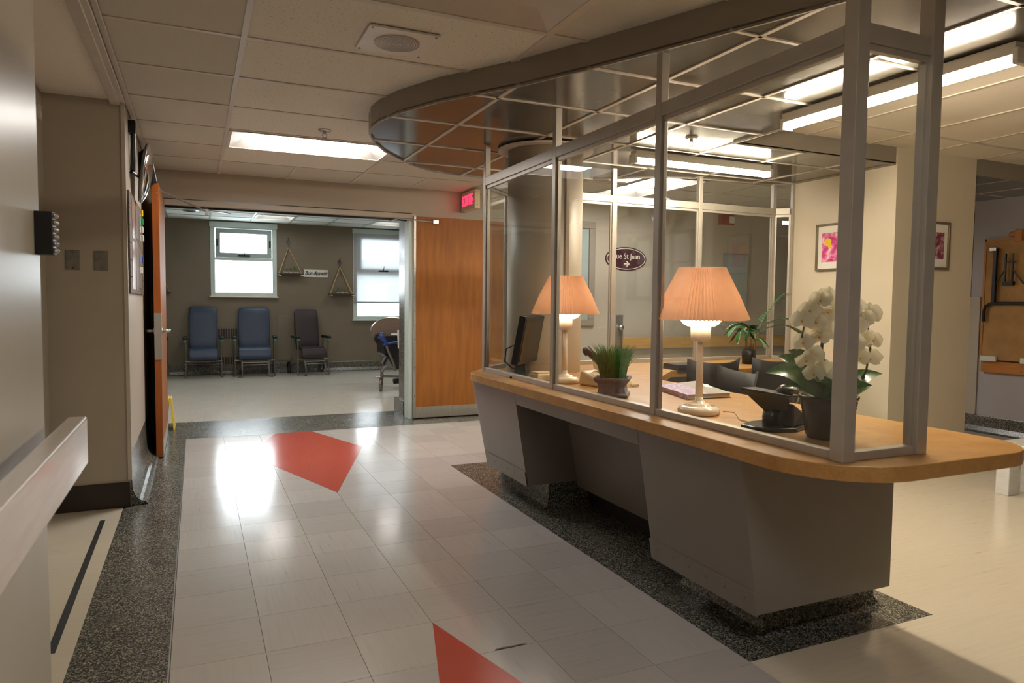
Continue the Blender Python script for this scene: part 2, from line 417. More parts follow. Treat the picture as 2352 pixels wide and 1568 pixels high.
def floor_tile(x0, y0, x1, y1, chip=None):
    g = .0008
    w, h = x1 - x0, y1 - y0
    key = (round(w, 3), round(h, 3), chip)
    if key not in tile_me:
        P = [(g, g), (w - g, g), (w - g, h - g), (g, h - g)]
        if chip:
            a, c, d = chip
            P = [(g, g), (a, g)] + [(a + (c - a) * t, g + d * k) for t, k in ((.05, .9), (.3, 1.15), (.55, .85), (.8, 1.05), (.97, .6))] + [(c, g), (w - g, g), (w - g, h - g), (g, h - g)]
        b = MB(); b.prism(P, -.004, 0)
        o = b.build('floor_tile', 'floor_tile', fl); tile_me[key] = o.data
    else:
        o = bpy.data.objects.new('floor_tile', tile_me[key]); COL.objects.link(o); o.parent = fl
    o.location = (x0, y0, 0)
cols = [TX + .3048 * i for i in range(6)] + [PADX0]
cols[-1] = PADX0
for i in range(len(cols) - 1):
    for j in range(len(rows) - 1):
        ch = None
        if i == 3 and abs(rows[j] - (TY - TS)) < .01: ch = (.14, .27, .013)
        if i == 2 and abs(rows[j] - (TY - 2 * TS)) < .01: ch = (.004, .09, .011)
        if rows[j + 1] - rows[j] > .02: floor_tile(cols[i], rows[j], cols[i + 1], rows[j + 1], ch)
c2 = [PADX0, 2.037, 2.342, 2.70]
r2 = [PADY1] + [y for y in rows if y > PADY1 + .05]
for i in range(3):
    for j in range(len(r2) - 1): floor_tile(c2[i], r2[j], c2[i + 1], r2[j + 1])
def diamond(cy, hw, hl, y0, y1):
    P = clip([(.82 - hw, cy), (.82, cy - hl), (.82 + hw, cy), (.82, cy + hl)], -5, y0, 5, y1)
    inlay('diamond_inlay', [P], 'floor_red', .0009)
diamond(5.93, .455, 1.372, 0, BAND - .003); diamond(1.18, .36, 1.372, -.3, 9)
inlay('floor_tape', [[(-.505, 4.47), (-.48, 4.47), (-.467, 2.84), (-.495, 2.84)]], 'black_rubber', .0012)
# ------------------------------------------------------------------ walls
struct(MB().box(-1.2, -3.2, 0, -.37, 2.19, 2.6).build('wall_left', 'wall_semigloss'), 'near beige wall carrying the handrail', 'wall')
struct(MB().box(-1.2, 2.19, 0, -.77, 4.72, 2.6).build('wall_recess', 'wall_paint'), 'side wall inside the left recess', 'wall')
wl = struct(MB().box(-1.2, 4.72, 0, -.37, YB, 2.6).build('wall_pillar', 'wall_paint'), 'beige wall end beyond the recess with two switch plates', 'wall')
MB().box(-.385, 4.712, .16, -.362, 4.735, 2.38).build('corner_guard', 'white_trim', wl, bevel=.003)
struct(MB().box(-.77, 4.70, 0, -.372, 4.72, .15).build('baseboard_recess', 'brown_rubber', bevel=.004), 'dark brown rubber baseboard in the recess', 'baseboard')
cv = MB()
prof = [(-.37, .30)] + [(-.37 + .008 + .07 * (1 - math.cos(a)), .02 + .10 - .10 * math.sin(a)) for a in [k / 6 * math.pi / 2 for k in range(7)]] + [(-.28, .004), (-.37, .0)]
n = len(prof)
cv.add([(x, 4.73, z) for x, z in prof] + [(x, YB, z) for x, z in prof], [tuple(range(n)), tuple(range(2 * n - 1, n - 1, -1))] + [(i, n + i, n + (i + 1) % n, (i + 1) % n) for i in range(n)])
struct(cv.build('baseboard_left', 'terrazzo'), 'curved terrazzo cove along the left wall', 'baseboard')
DX0, DX1, DZ = -.27, 2.02, 2.092
struct(MB().box(-1.2, YB, 0, DX0 - .05, 7.65, 2.6).box(DX0 - .05, YB, DZ + .06, DX1 + .04, 7.65, 2.6).box(DX1 + .04, YB, 0, 13.2, 7.65, 2.6).build('wall_back', 'wall_paint'), 'beige wall with the open double doors', 'wall')
fr = struct(MB().box(DX0 - .05, YB - .03, DZ, DX1 + .075, YB + .12, DZ + .05).build('trim_1', 'wall_paint', bevel=.004), 'painted steel frame around the double doorway', 'door frame')
MB().box(DX1, YB - .025, 0, DX1 + .045, YB + .13, DZ).build('jamb', 'white_frame', fr, bevel=.003)
MB().box(DX0 - .045, YB - .025, 0, DX0, YB + .13, DZ).build('jamb', 'white_frame', fr, bevel=.003)
MB().box(DX0, YB + .05, DZ - .018, DX1, YB + .10, DZ).build('door_stop', 'dark_metal', fr)
MB().box(DX1 + .035, 7.35, 0, DX1 + .042, 7.65, 2.1).box(DX1 + .0, 7.35, 0, DX1 + .035, 7.72, .16).build('cove_end', 'terrazzo', fr)
struct(MB().box(13, -3.2, 0, 13.2, 7.65, 2.6).build('wall_corridor_end', 'wall_paint'), 'end wall of the side corridor', 'wall')
struct(MB().box(-1.2, -3.4, 0, 13.2, -3.2, 2.6).build('wall_front', 'wall_paint'), 'wall behind the viewer', 'wall')
WX = 4.72
blk = struct(MB().box(WX, 3.63, 0, 5.62, 4.60, 2.5).build('wall_block', 'wall_cream'), 'cream wall block with two framed pictures', 'wall')
rw = struct(MB().box(7.1, -3.2, 0, 7.3, 4.58, 2.6).build('wall_right', 'wall_lilac'), 'pale lilac wall with a folded table', 'wall')
rb = MB(); prof = [(7.1, .17), (7.095, .16), (7.09, .06), (7.07, .015), (7.04, 0), (7.1, 0)]
n = len(prof); rb.add([(x, -1, z) for x, z in prof] + [(x, 4.6, z) for x, z in prof], [tuple(range(n)), tuple(range(2 * n - 1, n - 1, -1))] + [(i, n + i, n + (i + 1) % n, (i + 1) % n) for i in range(n)])
struct(rb.build('baseboard_right', 'terrazzo'), 'terrazzo cove below the lilac wall', 'baseboard')
MB().box(7.085, 4.48, .17, 7.1, 4.583, 1.34).build('corner_guard', 'wall_paint', rw)
# ------------------------------------------------------------------ ceiling
ce = struct(MB().box(-1.2, -3.2, ZC + .09, 13.2, YB, ZC + .18).build('ceiling', 'ceiling_void'), 'suspended tile ceiling', 'ceiling')
CANOPY = [(4.715, 3.64), (4.715, 4.62), (4.6, 4.75), (4.2, 4.77), (3.72, 4.82), (3.46, 4.93), (3.25, 5.1), (3.06, 5.25), (2.7, 5.45), (2.2, 5.57), (1.95, 5.56), (1.73, 5.49), (1.57, 5.36), (1.44, 5.22),
          (1.22, 4.93), (1.09, 4.69), (1.0, 4.45), (.975, 4.27), (.985, 4.1), (1.04, 3.88), (1.17, 3.57), (1.30, 3.36), (1.44, 3.13), (1.61, 2.78), (1.80, 2.35), (1.99, 1.9), (2.27, 1.25), (2.48, .75), (3.2, .75), (3.2, 3.64)]
def inside(p, P):
    r = False
    for i in range(len(P)):
        a, b = P[i - 1], P[i]
        if (a[1] > p[1]) != (b[1] > p[1]) and p[0] < (b[0] - a[0]) * (p[1] - a[1]) / (b[1] - a[1]) + a[0]: r = not r
    return r
LIGHT_CELLS = {}
cmesh = {}
def ceil_tile(x0, y0, x1, y1, m, z=ZC, par=None, name='ceiling_tile'):
    key = (round(x1 - x0, 3), round(y1 - y0, 3), m)
    if key not in cmesh:
        o = MB().box(.004, .004, 0, x1 - x0 - .004, y1 - y0 - .004, .014).build(name, m, par or ce, bevel=.0)
        cmesh[key] = o.data
    else:
        o = bpy.data.objects.new(name, cmesh[key]); COL.objects.link(o); o.parent = par or ce
    o.location = (x0, y0, z + .006 + random.uniform(-.001, .001))
yr = [3.41 + .616 * k for k in range(-5, 6)] + [YB]
for j in range(len(yr) - 1):
    y0, y1 = yr[j], yr[j + 1]
    ceil_tile(-.36, y0, .21, y1, 'acoustic_plain')
    cells = [(.21, 1.42), (1.42, 2.63), (2.63, 3.2 if y0 < 5.8 else 3.84)]
    if j == len(yr) - 2: cells = [(.21, .82), (.82, 1.42), (1.42, 2.03), (2.03, 2.63), (2.63, 3.84)]
    for i, (x0, x1) in enumerate(cells):
        if all(inside((x, y), CANOPY) for x in (x0, x1) for y in (y0, y1)): continue
        k = (x0, round(y0, 2))
        if x0 == .21 and j in (3, 8): LIGHT_CELLS[j] = (x0, y0, x1, y1); continue
        ceil_tile(x0, y0, x1, y1, 'acoustic' if (x0 < 1 and j < len(yr) - 2) else 'acoustic_plain')
for x0 in [3.21 + .61 * i for i in range(7)]:
    for y0 in (-.37, .85, 2.07, 3.29):
        ceil_tile(x0, y0, x0 + .61, min(y0 + 1.22, 3.64), 'acoustic_light')
for x0 in [3.84 + .61 * i for i in range(8)]:
    for y0 in (4.75, 5.36, 5.97, 6.56):
        if 3.83 < x0 < 4.4 and y0 in (5.36, 5.97): continue
        ceil_tile(x0, y0, x0 + .61, y0 + .61 if y0 < 6.5 else YB, 'acoustic_plain')
tw = .024
for x in (.21, 1.42, 2.63):
    MB().box(x - tw / 2, -.2, ZC, x + tw / 2, YB, ZC + .008).build('ceiling_tee', 'tee_white', ce)
for y in yr[:-1]:
    MB().box(-.36, y - tw / 2, ZC + .001, 3.2, y + tw / 2, ZC + .008).build('ceiling_tee', 'tee_white', ce)
for x in [3.21 + .61 * i for i in range(1, 7)]:
    MB().box(x - tw / 2, -.2, ZC, x + tw / 2, 3.64, ZC + .008).build('ceiling_tee', 'tee_white', ce)
for x in [3.84 + .61 * i for i in range(9)]:
    MB().box(x - tw / 2, 4.75, ZC, x + tw / 2, YB, ZC + .008).build('ceiling_tee', 'tee_white', ce)
for y in (.85, 2.07, 3.29, 4.75, 5.36, 5.97, 6.57):
    MB().box(3.2, y - tw / 2, ZC + .001, 7.5 if y < 4 else 8.6, y + tw / 2, ZC + .008).build('ceiling_tee', 'tee_white', ce)
for x in (.82, 2.03):
    MB().box(x - tw / 2, yr[-2], ZC + .001, x + tw / 2, YB, ZC + .008).build('ceiling_tee', 'tee_white', ce)
# recess ceiling with stepped trim
rcz = struct(MB().box(-.77, 2.19, ZC + .025, -.36, 4.72, ZC + .06).build('ceiling_recess', 'ceiling_void'), 'pale tile ceiling of the left recess', 'ceiling')
for k, y in enumerate((2.2, 2.81, 3.42, 4.03)):
    ceil_tile(-.77, y + .06, -.43, min(y + .67, 4.72), 'acoustic_light', ZC - .02, rcz)
MB().box(-.77, 2.2, ZC - .018, -.36, 4.72, ZC - .012).build('tee_plane', 'acoustic_light', rcz)
struct(MB().box(-.435, -3, ZC - .045, -.385, 4.72, ZC).box(-.39, -3, ZC - .03, -.36, 4.72, ZC).box(-.365, -3, ZC - .012, -.335, YB, ZC + .002).build('trim_2', 'white_trim', bevel=.003), 'stepped pale trim between recess and hall ceilings', 'trim')
# ------------------------------------------------------------------ canopy over the desk
CZ = 2.285
can = thing('soffit_canopy', (2.2, 3.2, CZ), 'curved dropped canopy of glossy dark panels above the glass desk', 'canopy')
def outline(P, t):
    b = MB()
    n = len(P)
    for i in range(n):
        a, c = Vector((*P[i], 0)), Vector((*P[(i + 1) % n], 0)); d = (c - a).normalized(); q = Vector((-d.y, d.x, 0)) * t
        b.add([(a.x, a.y, CZ - .006), (c.x, c.y, CZ - .006), (c.x, c.y, ZC + .02), (a.x, a.y, ZC + .02), (a.x + q.x, a.y + q.y, CZ - .006), (c.x + q.x, c.y + q.y, CZ - .006), (c.x + q.x, c.y + q.y, ZC + .02), (a.x + q.x, a.y + q.y, ZC + .02)],
              [(0, 1, 2, 3), (7, 6, 5, 4), (0, 4, 5, 1), (3, 2, 6, 7)])
    return b
outline(CANOPY, .012).build('fascia', 'fascia', can)
gx = [.83, 1.43, 2.02, 2.62, 3.21, 3.81, 4.40, 5.0]; gy = [.95, 1.56, 2.17, 2.78, 3.39, 4.0, 4.62, 5.23, 5.9]
for i in range(len(gx) - 1):
    for j in range(len(gy) - 1):
        P = clip(CANOPY, gx[i] + .004, gy[j] + .004, gx[i + 1] - .004, gy[j + 1] - .004)
        if len(P) > 2 and area(P) > .004: MB().prism(P, CZ + .004, CZ + .012).build('canopy_panel', 'canopy_panel', can)
def tee_clip(x0, y0, x1, y1):
    P = clip(CANOPY, x0, y0, x1, y1)
    if len(P) > 2 and area(P) > .002: MB().prism(P, CZ - .002, CZ + .005).build('canopy_tee', 'tee_white', can)
for x in gx[1:-1]: tee_clip(x - .011, 0, x + .011, 7)
for y in gy[:-1]: tee_clip(0, y - .009, 7, y + .009)
# second dropped soffit right of the wall block
sof = struct(MB().box(5.62, 3.64, CZ - .006, 7.1, 3.66, ZC + .02).build('ceiling_soffit', 'fascia'), 'dropped dark soffit right of the wall block', 'soffit')
for i in range(3):
    x0 = 5.62 + .5 * i
    for y0 in (3.66, 4.25): MB().box(x0 + .005, y0 + .005, CZ, min(x0 + .495, 7.1), y0 + .585, CZ + .02).build('canopy_panel', 'canopy_panel', sof)
    MB().box(x0 - .01, 3.66, CZ - .003, x0 + .01, 4.84, CZ + .002).build('canopy_tee', 'tee_white', sof)
MB().box(5.62, 4.24, CZ - .003, 7.1, 4.26, CZ + .002).build('canopy_tee', 'tee_white', sof)
# ------------------------------------------------------------------ ceiling lights
def troffer(x0, y0, x1, y1, z, lit, label, lm='troffer_light', lens=True):
    t = thing('ceiling_light', ((x0 + x1) / 2, (y0 + y1) / 2, z), label, 'ceiling light')
    b = MB(); w = .022
    b.box(x0, y0, z - .004, x1, y0 + w, z + .012).box(x0, y1 - w, z - .004, x1, y1, z + .012).box(x0, y0 + w, z - .004, x0 + w, y1 - w, z + .012).box(x1 - w, y0 + w, z - .004, x1, y1 - w, z + .012)
    b.build('frame', 'tee_white', t)
    c = MB(); d = .05 if lens else 0; e = .11
    a0 = (x0 + w, y0 + w, x1 - w, y1 - w); a1 = (x0 + e, y0 + e, x1 - e, y1 - e)
    c.add([(a0[0], a0[1], z), (a0[2], a0[1], z), (a0[2], a0[3], z), (a0[0], a0[3], z), (a1[0], a1[1], z + d), (a1[2], a1[1], z + d), (a1[2], a1[3], z + d), (a1[0], a1[3], z + d)],
          [(0, 1, 5, 4), (1, 2, 6, 5), (2, 3, 7, 6), (3, 0, 4, 7)]).build('reflector', 'white_plastic' if lit else 'white_trim', t)
    MB().add([(a1[0], a1[1], z + d), (a1[2], a1[1], z + d), (a1[2], a1[3], z + d), (a1[0], a1[3], z + d)], [(0, 3, 2, 1)]).build('diffuser', lm if lit else 'white_trim', t)
    return t
for j, (a, c, d, e) in LIGHT_CELLS.items():
    troffer(a + .012, c + .012, d - .012, e - .012, ZC - .001, j == 8, 'lit ceiling troffer above the double doors' if j == 8 else 'unlit ceiling troffer beside the square speaker grille')
troffer(5.66, .87, 6.25, 2.05, ZC - .001, True, 'added unseen fill light in the ceiling right of the desk', 'fill_light_right')  # unseen lamp added to brighten the right side of the hall
troffer(.222, -.274, 1.408, .318, ZC - .001, True, 'added unseen fill light in the ceiling behind the viewer', 'fill_light_rear')  # unseen lamp added to lift the near wall and ceiling
troffer(3.85, 5.38, 4.44, 6.56, ZC - .001, True, 'lit ceiling troffer in the corridor behind the glass desk')
def strip_light(c, axis, label):
    t = thing('strip_light', c, label, 'strip light', 'fluorescent strip lights under the canopy', rz=0 if axis == 'x' else math.pi / 2, world=False)
    MB().box(-.60, -.035, .035, .60, .035, .085).build('housing', 'white_plastic', t, bevel=.004)
    b = MB(); n = 10; vs = []
    for sx in (-.585, .585):
        for k in range(n + 1):
            a = math.pi * k / n; vs.append((sx, -.031 * math.cos(a), .036 - .036 * math.sin(a)))
    m = n + 1
    b.add(vs, [(k, k + 1, m + k + 1, m + k) for k in range(n)] + [tuple(range(m)), tuple(range(2 * m - 1, m - 1, -1))]).build('diffuser', 'tube_light', t, smooth=False)
    for sx in (-1, 1): MB().box(sx * .60 - .012, -.036, -.003, sx * .60 + .012, .036, .06).build('end_cap', 'white_plastic', t, bevel=.004)
strip_light((2.96, 2.36, 2.195), 'y', 'fluorescent strip light along the canopy edge near the orchid')
strip_light((3.33, 4.1, 2.195), 'x', 'fluorescent strip light above the back counter')
# ------------------------------------------------------------------ column inside the desk
CT = .77           # counter top height
col = struct(MB().lathe([(.256, 0), (.256, ZC)], (2.2, 4.37, 0), 48).build('column', 'wall_paint', smooth=True), 'round beige column standing inside the glass desk', 'column')
for p in col.data.polygons:
    if len(p.vertices) > 4: p.use_smooth = False
MB().lathe([(.258, CZ - .02), (.325, CZ - .02), (.328, CZ - .008), (.258, CZ - .004)], (2.2, 4.37, 0), 48, cap=False).build('collar', 'tee_white', col)
MB().box(2.215, 4.095, CT, 2.245, 4.125, CZ).build('conduit', 'wall_paint', col, bevel=.004)
# ------------------------------------------------------------------ reception desk
db = thing('reception_desk_base', (1.9, 3.2, 0), 'grey painted tapering desk base with a recessed knee panel', 'desk base')
ZB, ZT = .15, .722
def fx(z): return 1.692 + (1.787 - 1.692) * (ZT - z) / (ZT - ZB)      # slanting front face
def slab_face(y0, y1, z0, z1, x_back, name, m, par=db, bev=.004):
    b = MB(); b.add([(fx(z0), y0, z0), (x_back, y0, z0), (x_back, y1, z0), (fx(z0), y1, z0), (fx(z1), y0, z1), (x_back, y0, z1), (x_back, y1, z1), (fx(z1), y1, z1)],
                    [(0, 3, 2, 1), (4, 5, 6, 7), (0, 1, 5, 4), (1, 2, 6, 5), (2, 3, 7, 6), (3, 0, 4, 7)])
    return b.build(name, m, par, bevel=bev)
YN, YNR, YNL, YF = 1.85, 2.475, 3.735, 4.42
slab_face(YN, YNR, ZB, ZT, 2.46, 'pedestal', 'desk_paint')
# far pedestal with a rounded outer corner
b = MB(); lo, hi = [], []
def far_poly(z):
    x = fx(z); k = (z - ZB) / (ZT - ZB); r = .09
    P = [(x, YNL)] + [(x + r - r * math.cos(a), YF - .06 + .05 * k + r * math.sin(a)) for a in [i / 6 * math.pi / 4 for i in range(7)]]
    q = P[-1]; P += [(q[0] + .2, q[1] + .2), (2.75, q[1] + .2), (2.75, YNL)]
    return P
p0, p1 = far_poly(ZB), far_poly(ZT); n = len(p0)
b.add([(x, y, ZB) for x, y in p0] + [(x, y, ZT) for x, y in p1], [tuple(range(n)), tuple(range(2 * n - 1, n - 1, -1))] + [(i, n + i, n + (i + 1) % n, (i + 1) % n) for i in range(n)])
b.build('pedestal', 'desk_paint', db)
slab_face(YNR, YNL, .642, ZT, 1.80, 'apron', 'desk_paint')
b = MB(); b.add([(2.03, YNR, .66), (2.06, YNR, .66), (2.06, YNL, .66), (2.03, YNL, .66), (2.13, YNR, .115), (2.16, YNR, .115), (2.16, YNL, .115), (2.13, YNL, .115)],
                [(0, 1, 2, 3), (7, 6, 5, 4), (0, 4, 5, 1), (1, 5, 6, 2), (2, 6, 7, 3), (3, 7, 4, 0)])
b.build('knee_panel', 'desk_paint', db)
MB().box(1.80, YNR, .655, 2.06, YNL, .665).build('niche_top', 'desk_paint', db)
def kick(y0, y1):
    b = MB(); z0, z1 = ZB - .003, .235
    b.add([(fx(z) - d, y, z) for z in (z0, z1) for y in (y0, y1) for d in (.006, -.004)], [(0, 2, 6, 4), (1, 5, 7, 3), (0, 4, 5, 1), (2, 3, 7, 6), (4, 6, 7, 5), (0, 1, 3, 2)])
    k = b.build('kick_strip', 'desk_paint', db)
    for i in range(6):
        y = y0 + (y1 - y0) * (i + .5) / 6; x = fx(.2) - .007
        MB().cyl((x, y, .2), (x - .002, y, .2), .004, 8).build('screw', 'screw', k, off=db.location)
kick(YN, YNR); kick(YNL, YF - .06)
# terrazzo plinth with a flared cove foot
def plinth(x0, y0, x1, y1):
    b = MB()
    for (za, ea), (zb, eb) in zip([(0, .05), (.012, .02), (.045, .004), (.1, 0)], [(.012, .02), (.045, .004), (.1, 0), (.17, 0)]):
        P0 = rect(x0 - ea, y0 - ea, x1 + ea, y1 + ea); P1 = rect(x0 - eb, y0 - eb, x1 + eb, y1 + eb)
        b.add([(x, y, za) for x, y in P0] + [(x, y, zb) for x, y in P1], [(i, (i + 1) % 4, 4 + (i + 1) % 4, 4 + i) for i in range(4)])
    b.build('plinth', 'terrazzo', db)
plinth(1.96, 2.0, 2.55, 2.46); plinth(1.93, 3.74, 2.6, 4.45)
MB().box(2.2, YNR, 0, 2.24, YNL, .2).build('plinth', 'desk_void_shade', db)  # dark board painting the shaded void below the knee panel
MB().box(2.72, 4.62, 0, 4.70, 4.66, ZT).build('back_panel', 'desk_paint', db)
def arc(cx, cy, r, a0, a1, n=8): return [(cx + r * math.cos(R_(a0 + (a1 - a0) * i / n)), cy + r * math.sin(R_(a0 + (a1 - a0) * i / n))) for i in range(n + 1)]
TOP = [(1.652, 4.28)] + arc(1.90, 4.30, .248, 180, 135, 6)[1:] + arc(2.18, 4.68, .24, 135, 90, 4) + [(4.718, 4.92), (4.718, 4.0), (3.06, 4.06), (2.63, 3.64)] + \
      arc(2.42, 1.61, .21, 0, -90, 10) + arc(1.952, 1.70, .30, 270, 180, 12)
ct = MB().prism(TOP, ZT, CT).build('countertop', 'counter_laminate', bevel=.003)
ct.location = (0, 0, 0); tag(ct, 'tan laminate countertop wrapping the glass desk with rounded corners', 'countertop')
# ------------------------------------------------------------------ glass partition
gp = thing('glass_partition', (1.79, 3.0, CT), 'aluminium framed glass screen standing on the tan counter', 'glass partition')
PA, PB_, PC, PD, PD2, PE = (1.80, 4.45), (1.79, 3.42), (1.79, 2.48), (1.79, 1.525), (2.115, 1.525), (2.07, 4.72)
BK = [(2.97, 4.72), (3.80, 4.72), (4.60, 4.72)]; PW = (4.712, 4.61)
H0, H1 = 2.02, 2.075
def post(p, w=.042, top=CZ - .004, rz=0.):
    T = Matrix.Translation((p[0], p[1], 0)) @ Matrix.Rotation(rz, 4, 'Z')
    o = MB(T).box(-w / 2, -w / 2, CT, w / 2, w / 2, top).build('post', 'aluminium', gp, bevel=.002)
for p in (PA, PB_, PC): post(p, .038)
post(PD, .05); post(PD2, .05)
for p in BK: post(p, .036)
post(PE, .036, rz=R_(22)); post(PW, .03)
def pane(p, q, gap=.02):
    p, q = Vector((*p, 0)), Vector((*q, 0)); d = (q - p).normalized(); p = p + d * gap; q = q - d * gap; s = Vector((-d.y, d.x, 0))
    z = Vector((0, 0, 1))
    MB().bar(p + z * (CT + .014), q + z * (CT + .014), .034, .028).build('sill_rail', 'aluminium', gp, bevel=.002)
    MB().bar(p + z * (H0 + H1) / 2, q + z * (H0 + H1) / 2, .038, H1 - H0).build('header_rail', 'aluminium', gp, bevel=.002)
    for e in (p, q): MB().bar(e + z * (CT + .028), e + z * H0, .014, .02, up=d).build('glazing_bead', 'aluminium', gp)
    MB().bar(p + z * (H0 - .01), q + z * (H0 - .01), .02, .02).build('glazing_bead', 'aluminium', gp)
    b = MB(); t = s * .003; z0, z1 = CT + .022, H0 - .004
    vs = [p - t + z * z0, q - t + z * z0, q - t + z * z1, p - t + z * z1, p + t + z * z0, q + t + z * z0, q + t + z * z1, p + t + z * z1]
    b.add(vs, [(0, 1, 2, 3), (5, 4, 7, 6)]); b.cur = 1
    b.add(vs, [(0, 3, 7, 4), (1, 5, 6, 2), (3, 2, 6, 7), (0, 4, 5, 1)])
    b.build('glass_pane', ['glass', 'glass_edge'], gp)
for p, q in ((PA, PB_), (PB_, PC), (PC, PD), (PD, PD2), (PA, PE), (PE, BK[0]), (BK[0], BK[1]), (BK[1], BK[2]), (BK[2], PW)): pane(p, q)
# ------------------------------------------------------------------ doors
d1 = struct(thing('door_1', (DX0, YB, 0), 'left wooden door leaf folded open against the left wall, seen edge on', 'door'))
MB().box(-.296, 6.06, .012, -.248, YB - .04, 2.12).build('leaf', 'door_wood', d1, bevel=.002)
MB().box(-.295, 6.054, .012, -.249, 6.06, 2.12).build('leaf_edge', 'door_edge', d1)
MB().box(-.295, 6.050, .77, -.249, 6.055, 1.13).build('edge_plate', 'brushed_steel', d1)
MB().box(-.250, 6.062, .77, -.246, 6.16, 1.13).box(-.248, 6.10, .012, -.246, YB - .05, .13).build('lock_plate', 'brushed_steel', d1)
for s, x in ((1, -.248), (-1, -.296)):
    b = MB(); b.cyl((x, 6.12, .99), (x + s * .055, 6.12, .99), .012, 12); b.cyl((x, 6.12, .99), (x + s * .01, 6.12, .99), .026, 16)
    b.tube([(x + s * .05, 6.115, .99), (x + s * .055, 6.2, .99), (x + s * .05, 6.24, .985)], .009, 8)
    b.build('lever_handle', 'steel', d1, smooth=True)
MB().bar((-.246, 6.22, 2.085), (.10, 7.02, 2.035), .022, .008).build('closer_arm', 'steel', d1)
MB().box(.085, 6.98, 2.0, .115, 7.03, 2.05).bar((.1, 7.0, 2.04), (.3, YB + .06, 2.05), .02, .008).build('closer_pivot', 'steel', d1)
d2 = struct(thing('door_2', (DX1, YB, 0), 'orange brown wooden door leaf folded flat against the wall', 'door'))
MB().box(2.085, YB - .058, .012, 3.20, YB - .012, 2.115).build('leaf', 'door_wood', d2, bevel=.002)
MB().box(2.09, YB - .062, .015, 3.19, YB - .057, .13).build('kick_plate', 'brushed_steel', d2)
hg = MB().box(2.066, YB - .064, .012, 2.088, YB - .012, 2.115).build('continuous_hinge', 'brushed_steel', d2)
for i in range(14):
    MB().cyl((2.077, YB - .065, .1 + .148 * i), (2.077, YB - .0635, .1 + .148 * i), .005, 8).build('screw', 'dark_metal', hg, off=d2.location)
MB().tube([at_y(893, 509, YB - .04), at_y(915, 501, YB - .06), at_y(1000, 510, YB - .075)], .008, 6).build('closer_arm', 'steel', d2)
c = at_y(1000, 510, YB - .07)
MB().box(c.x - .03, YB - .09, c.z - .02, c.x + .03, YB - .06, c.z + .02).build('closer_shoe', 'steel', d2, bevel=.003)
# ------------------------------------------------------------------ exit sign
ex = thing('exit_sign', (2.63, 6.9, 2.2), 'illuminated red exit sign reading SORTIE hanging by the double doors', 'exit sign')
MB().box(2.60, 6.76, 2.19, 2.66, 7.16, 2.385).build('housing', 'beige_plastic', ex, bevel=.004)
MB().box(2.592, 6.79, 2.205, 2.602, 7.13, 2.37).build('face_plate', 'white_trim', ex)
text_mesh('lettering', 'SORTIE', .155, Matrix.Translation((2.590, 6.95, 2.287)) @ Matrix.Rotation(R_(-90), 4, 'Z') @ Matrix.Rotation(R_(90), 4, 'X'), 'exit_red', ex, extr=.002, sx=.6)
MB().tube([(2.589, 6.80, 2.30), (2.589, 6.785, 2.285), (2.589, 6.80, 2.27)], .004, 6).build('arrow', 'exit_red', ex)
for z in (2.23, 2.34): MB().cyl((2.63, 6.759, z), (2.63, 6.756, z), .005, 10).build('screw', 'screw', ex)
# ------------------------------------------------------------------ ceiling fittings
c = Vector((.835, 3.15, ZC)); sp = thing('speaker_grille', c, 'square white ceiling speaker with a round perforated grille', 'speaker')
MB().box(c.x - .155, c.y - .15, ZC - .008, c.x + .155, c.y + .15, ZC + .002).build('plate', 'white_plastic', sp, bevel=.002)
g = MB().lathe([(.001, -.0135), (.10, -.0135), (.10, -.008), (.001, -.008)], c, 40).build('grille', 'white_trim', sp)
for k in range(1, 9):
    r = .0115 * k
    MB().lathe([(r, -.0142), (r + .0045, -.0142), (r + .0045, -.0134), (r, -.0134)], c, 40, cap=False).build('slot_ring', 'screw', g, off=sp.location)
for sx in (-1, 1):
    for sy in (-1, 1): MB().cyl((c.x + sx * .14, c.y + sy * .135, ZC - .0105), (c.x + sx * .14, c.y + sy * .135, ZC - .007), .006, 10).build('screw', 'screw', sp)
def sprinkler(x, y, z, label):
    t = thing('sprinkler_head', (x, y, z), label, 'sprinkler')
    MB().lathe([(.002, -.006), (.035, -.006), (.042, 0), (.002, 0)], (x, y, z), 20).build('escutcheon', 'steel', t)
    b = MB(); b.cyl((x, y, z - .006), (x, y, z - .022), .011, 10)
    for s in (-1, 1): b.tube([(x + s * .011, y, z - .02), (x + s * .016, y, z - .034), (x + s * .004, y, z - .05)], .003, 6)
    b.build('frame', 'steel', t)
    MB().cyl((x, y, z - .05), (x, y, z - .053), .017, 12).build('deflector', 'steel', t)
sprinkler(.82, 5.0, ZC, 'small sprinkler head in the ceiling beside the lit troffer')
p = at_z(1588, 318, CZ); sprinkler(p.x, p.y, CZ, 'sprinkler head hanging below the dark canopy')
# ------------------------------------------------------------------ left wall and its fittings
hr = thing('handrail', (-.32, 1, .86), 'worn wooden handrail board on the near left wall', 'handrail')
MB().box(-.318, -3.1, .795, -.272, 2.19, .925).build('rail', 'rail_worn', hr, bevel=.006, seg=3)
for y in (-.4, .6, 1.5): MB().box(-.372, y - .03, .83, -.316, y + .03, .89).build('bracket', 'dark_metal', hr)
kp = thing('keypad', (-.37, 2.14, 1.41), 'black door keypad with silver buttons on the near left wall', 'keypad')
MB().box(-.372, 2.125, 1.352, -.330, 2.175, 1.462).build('case', 'black_plastic', kp, bevel=.003)
for k in range(6):
    for q in range(2):
        o = MB().lathe([(.0001, .009), (.005, .0075), (.0065, .003), (.0065, 0)], (0, 0, 0), 10).build('button', 'steel', kp, smooth=True, off=(0, 0, 0))
        o.location = (.040, -.004 + .024 * q, -.047 + .018 * k); o.rotation_euler = (0, R_(90), 0)
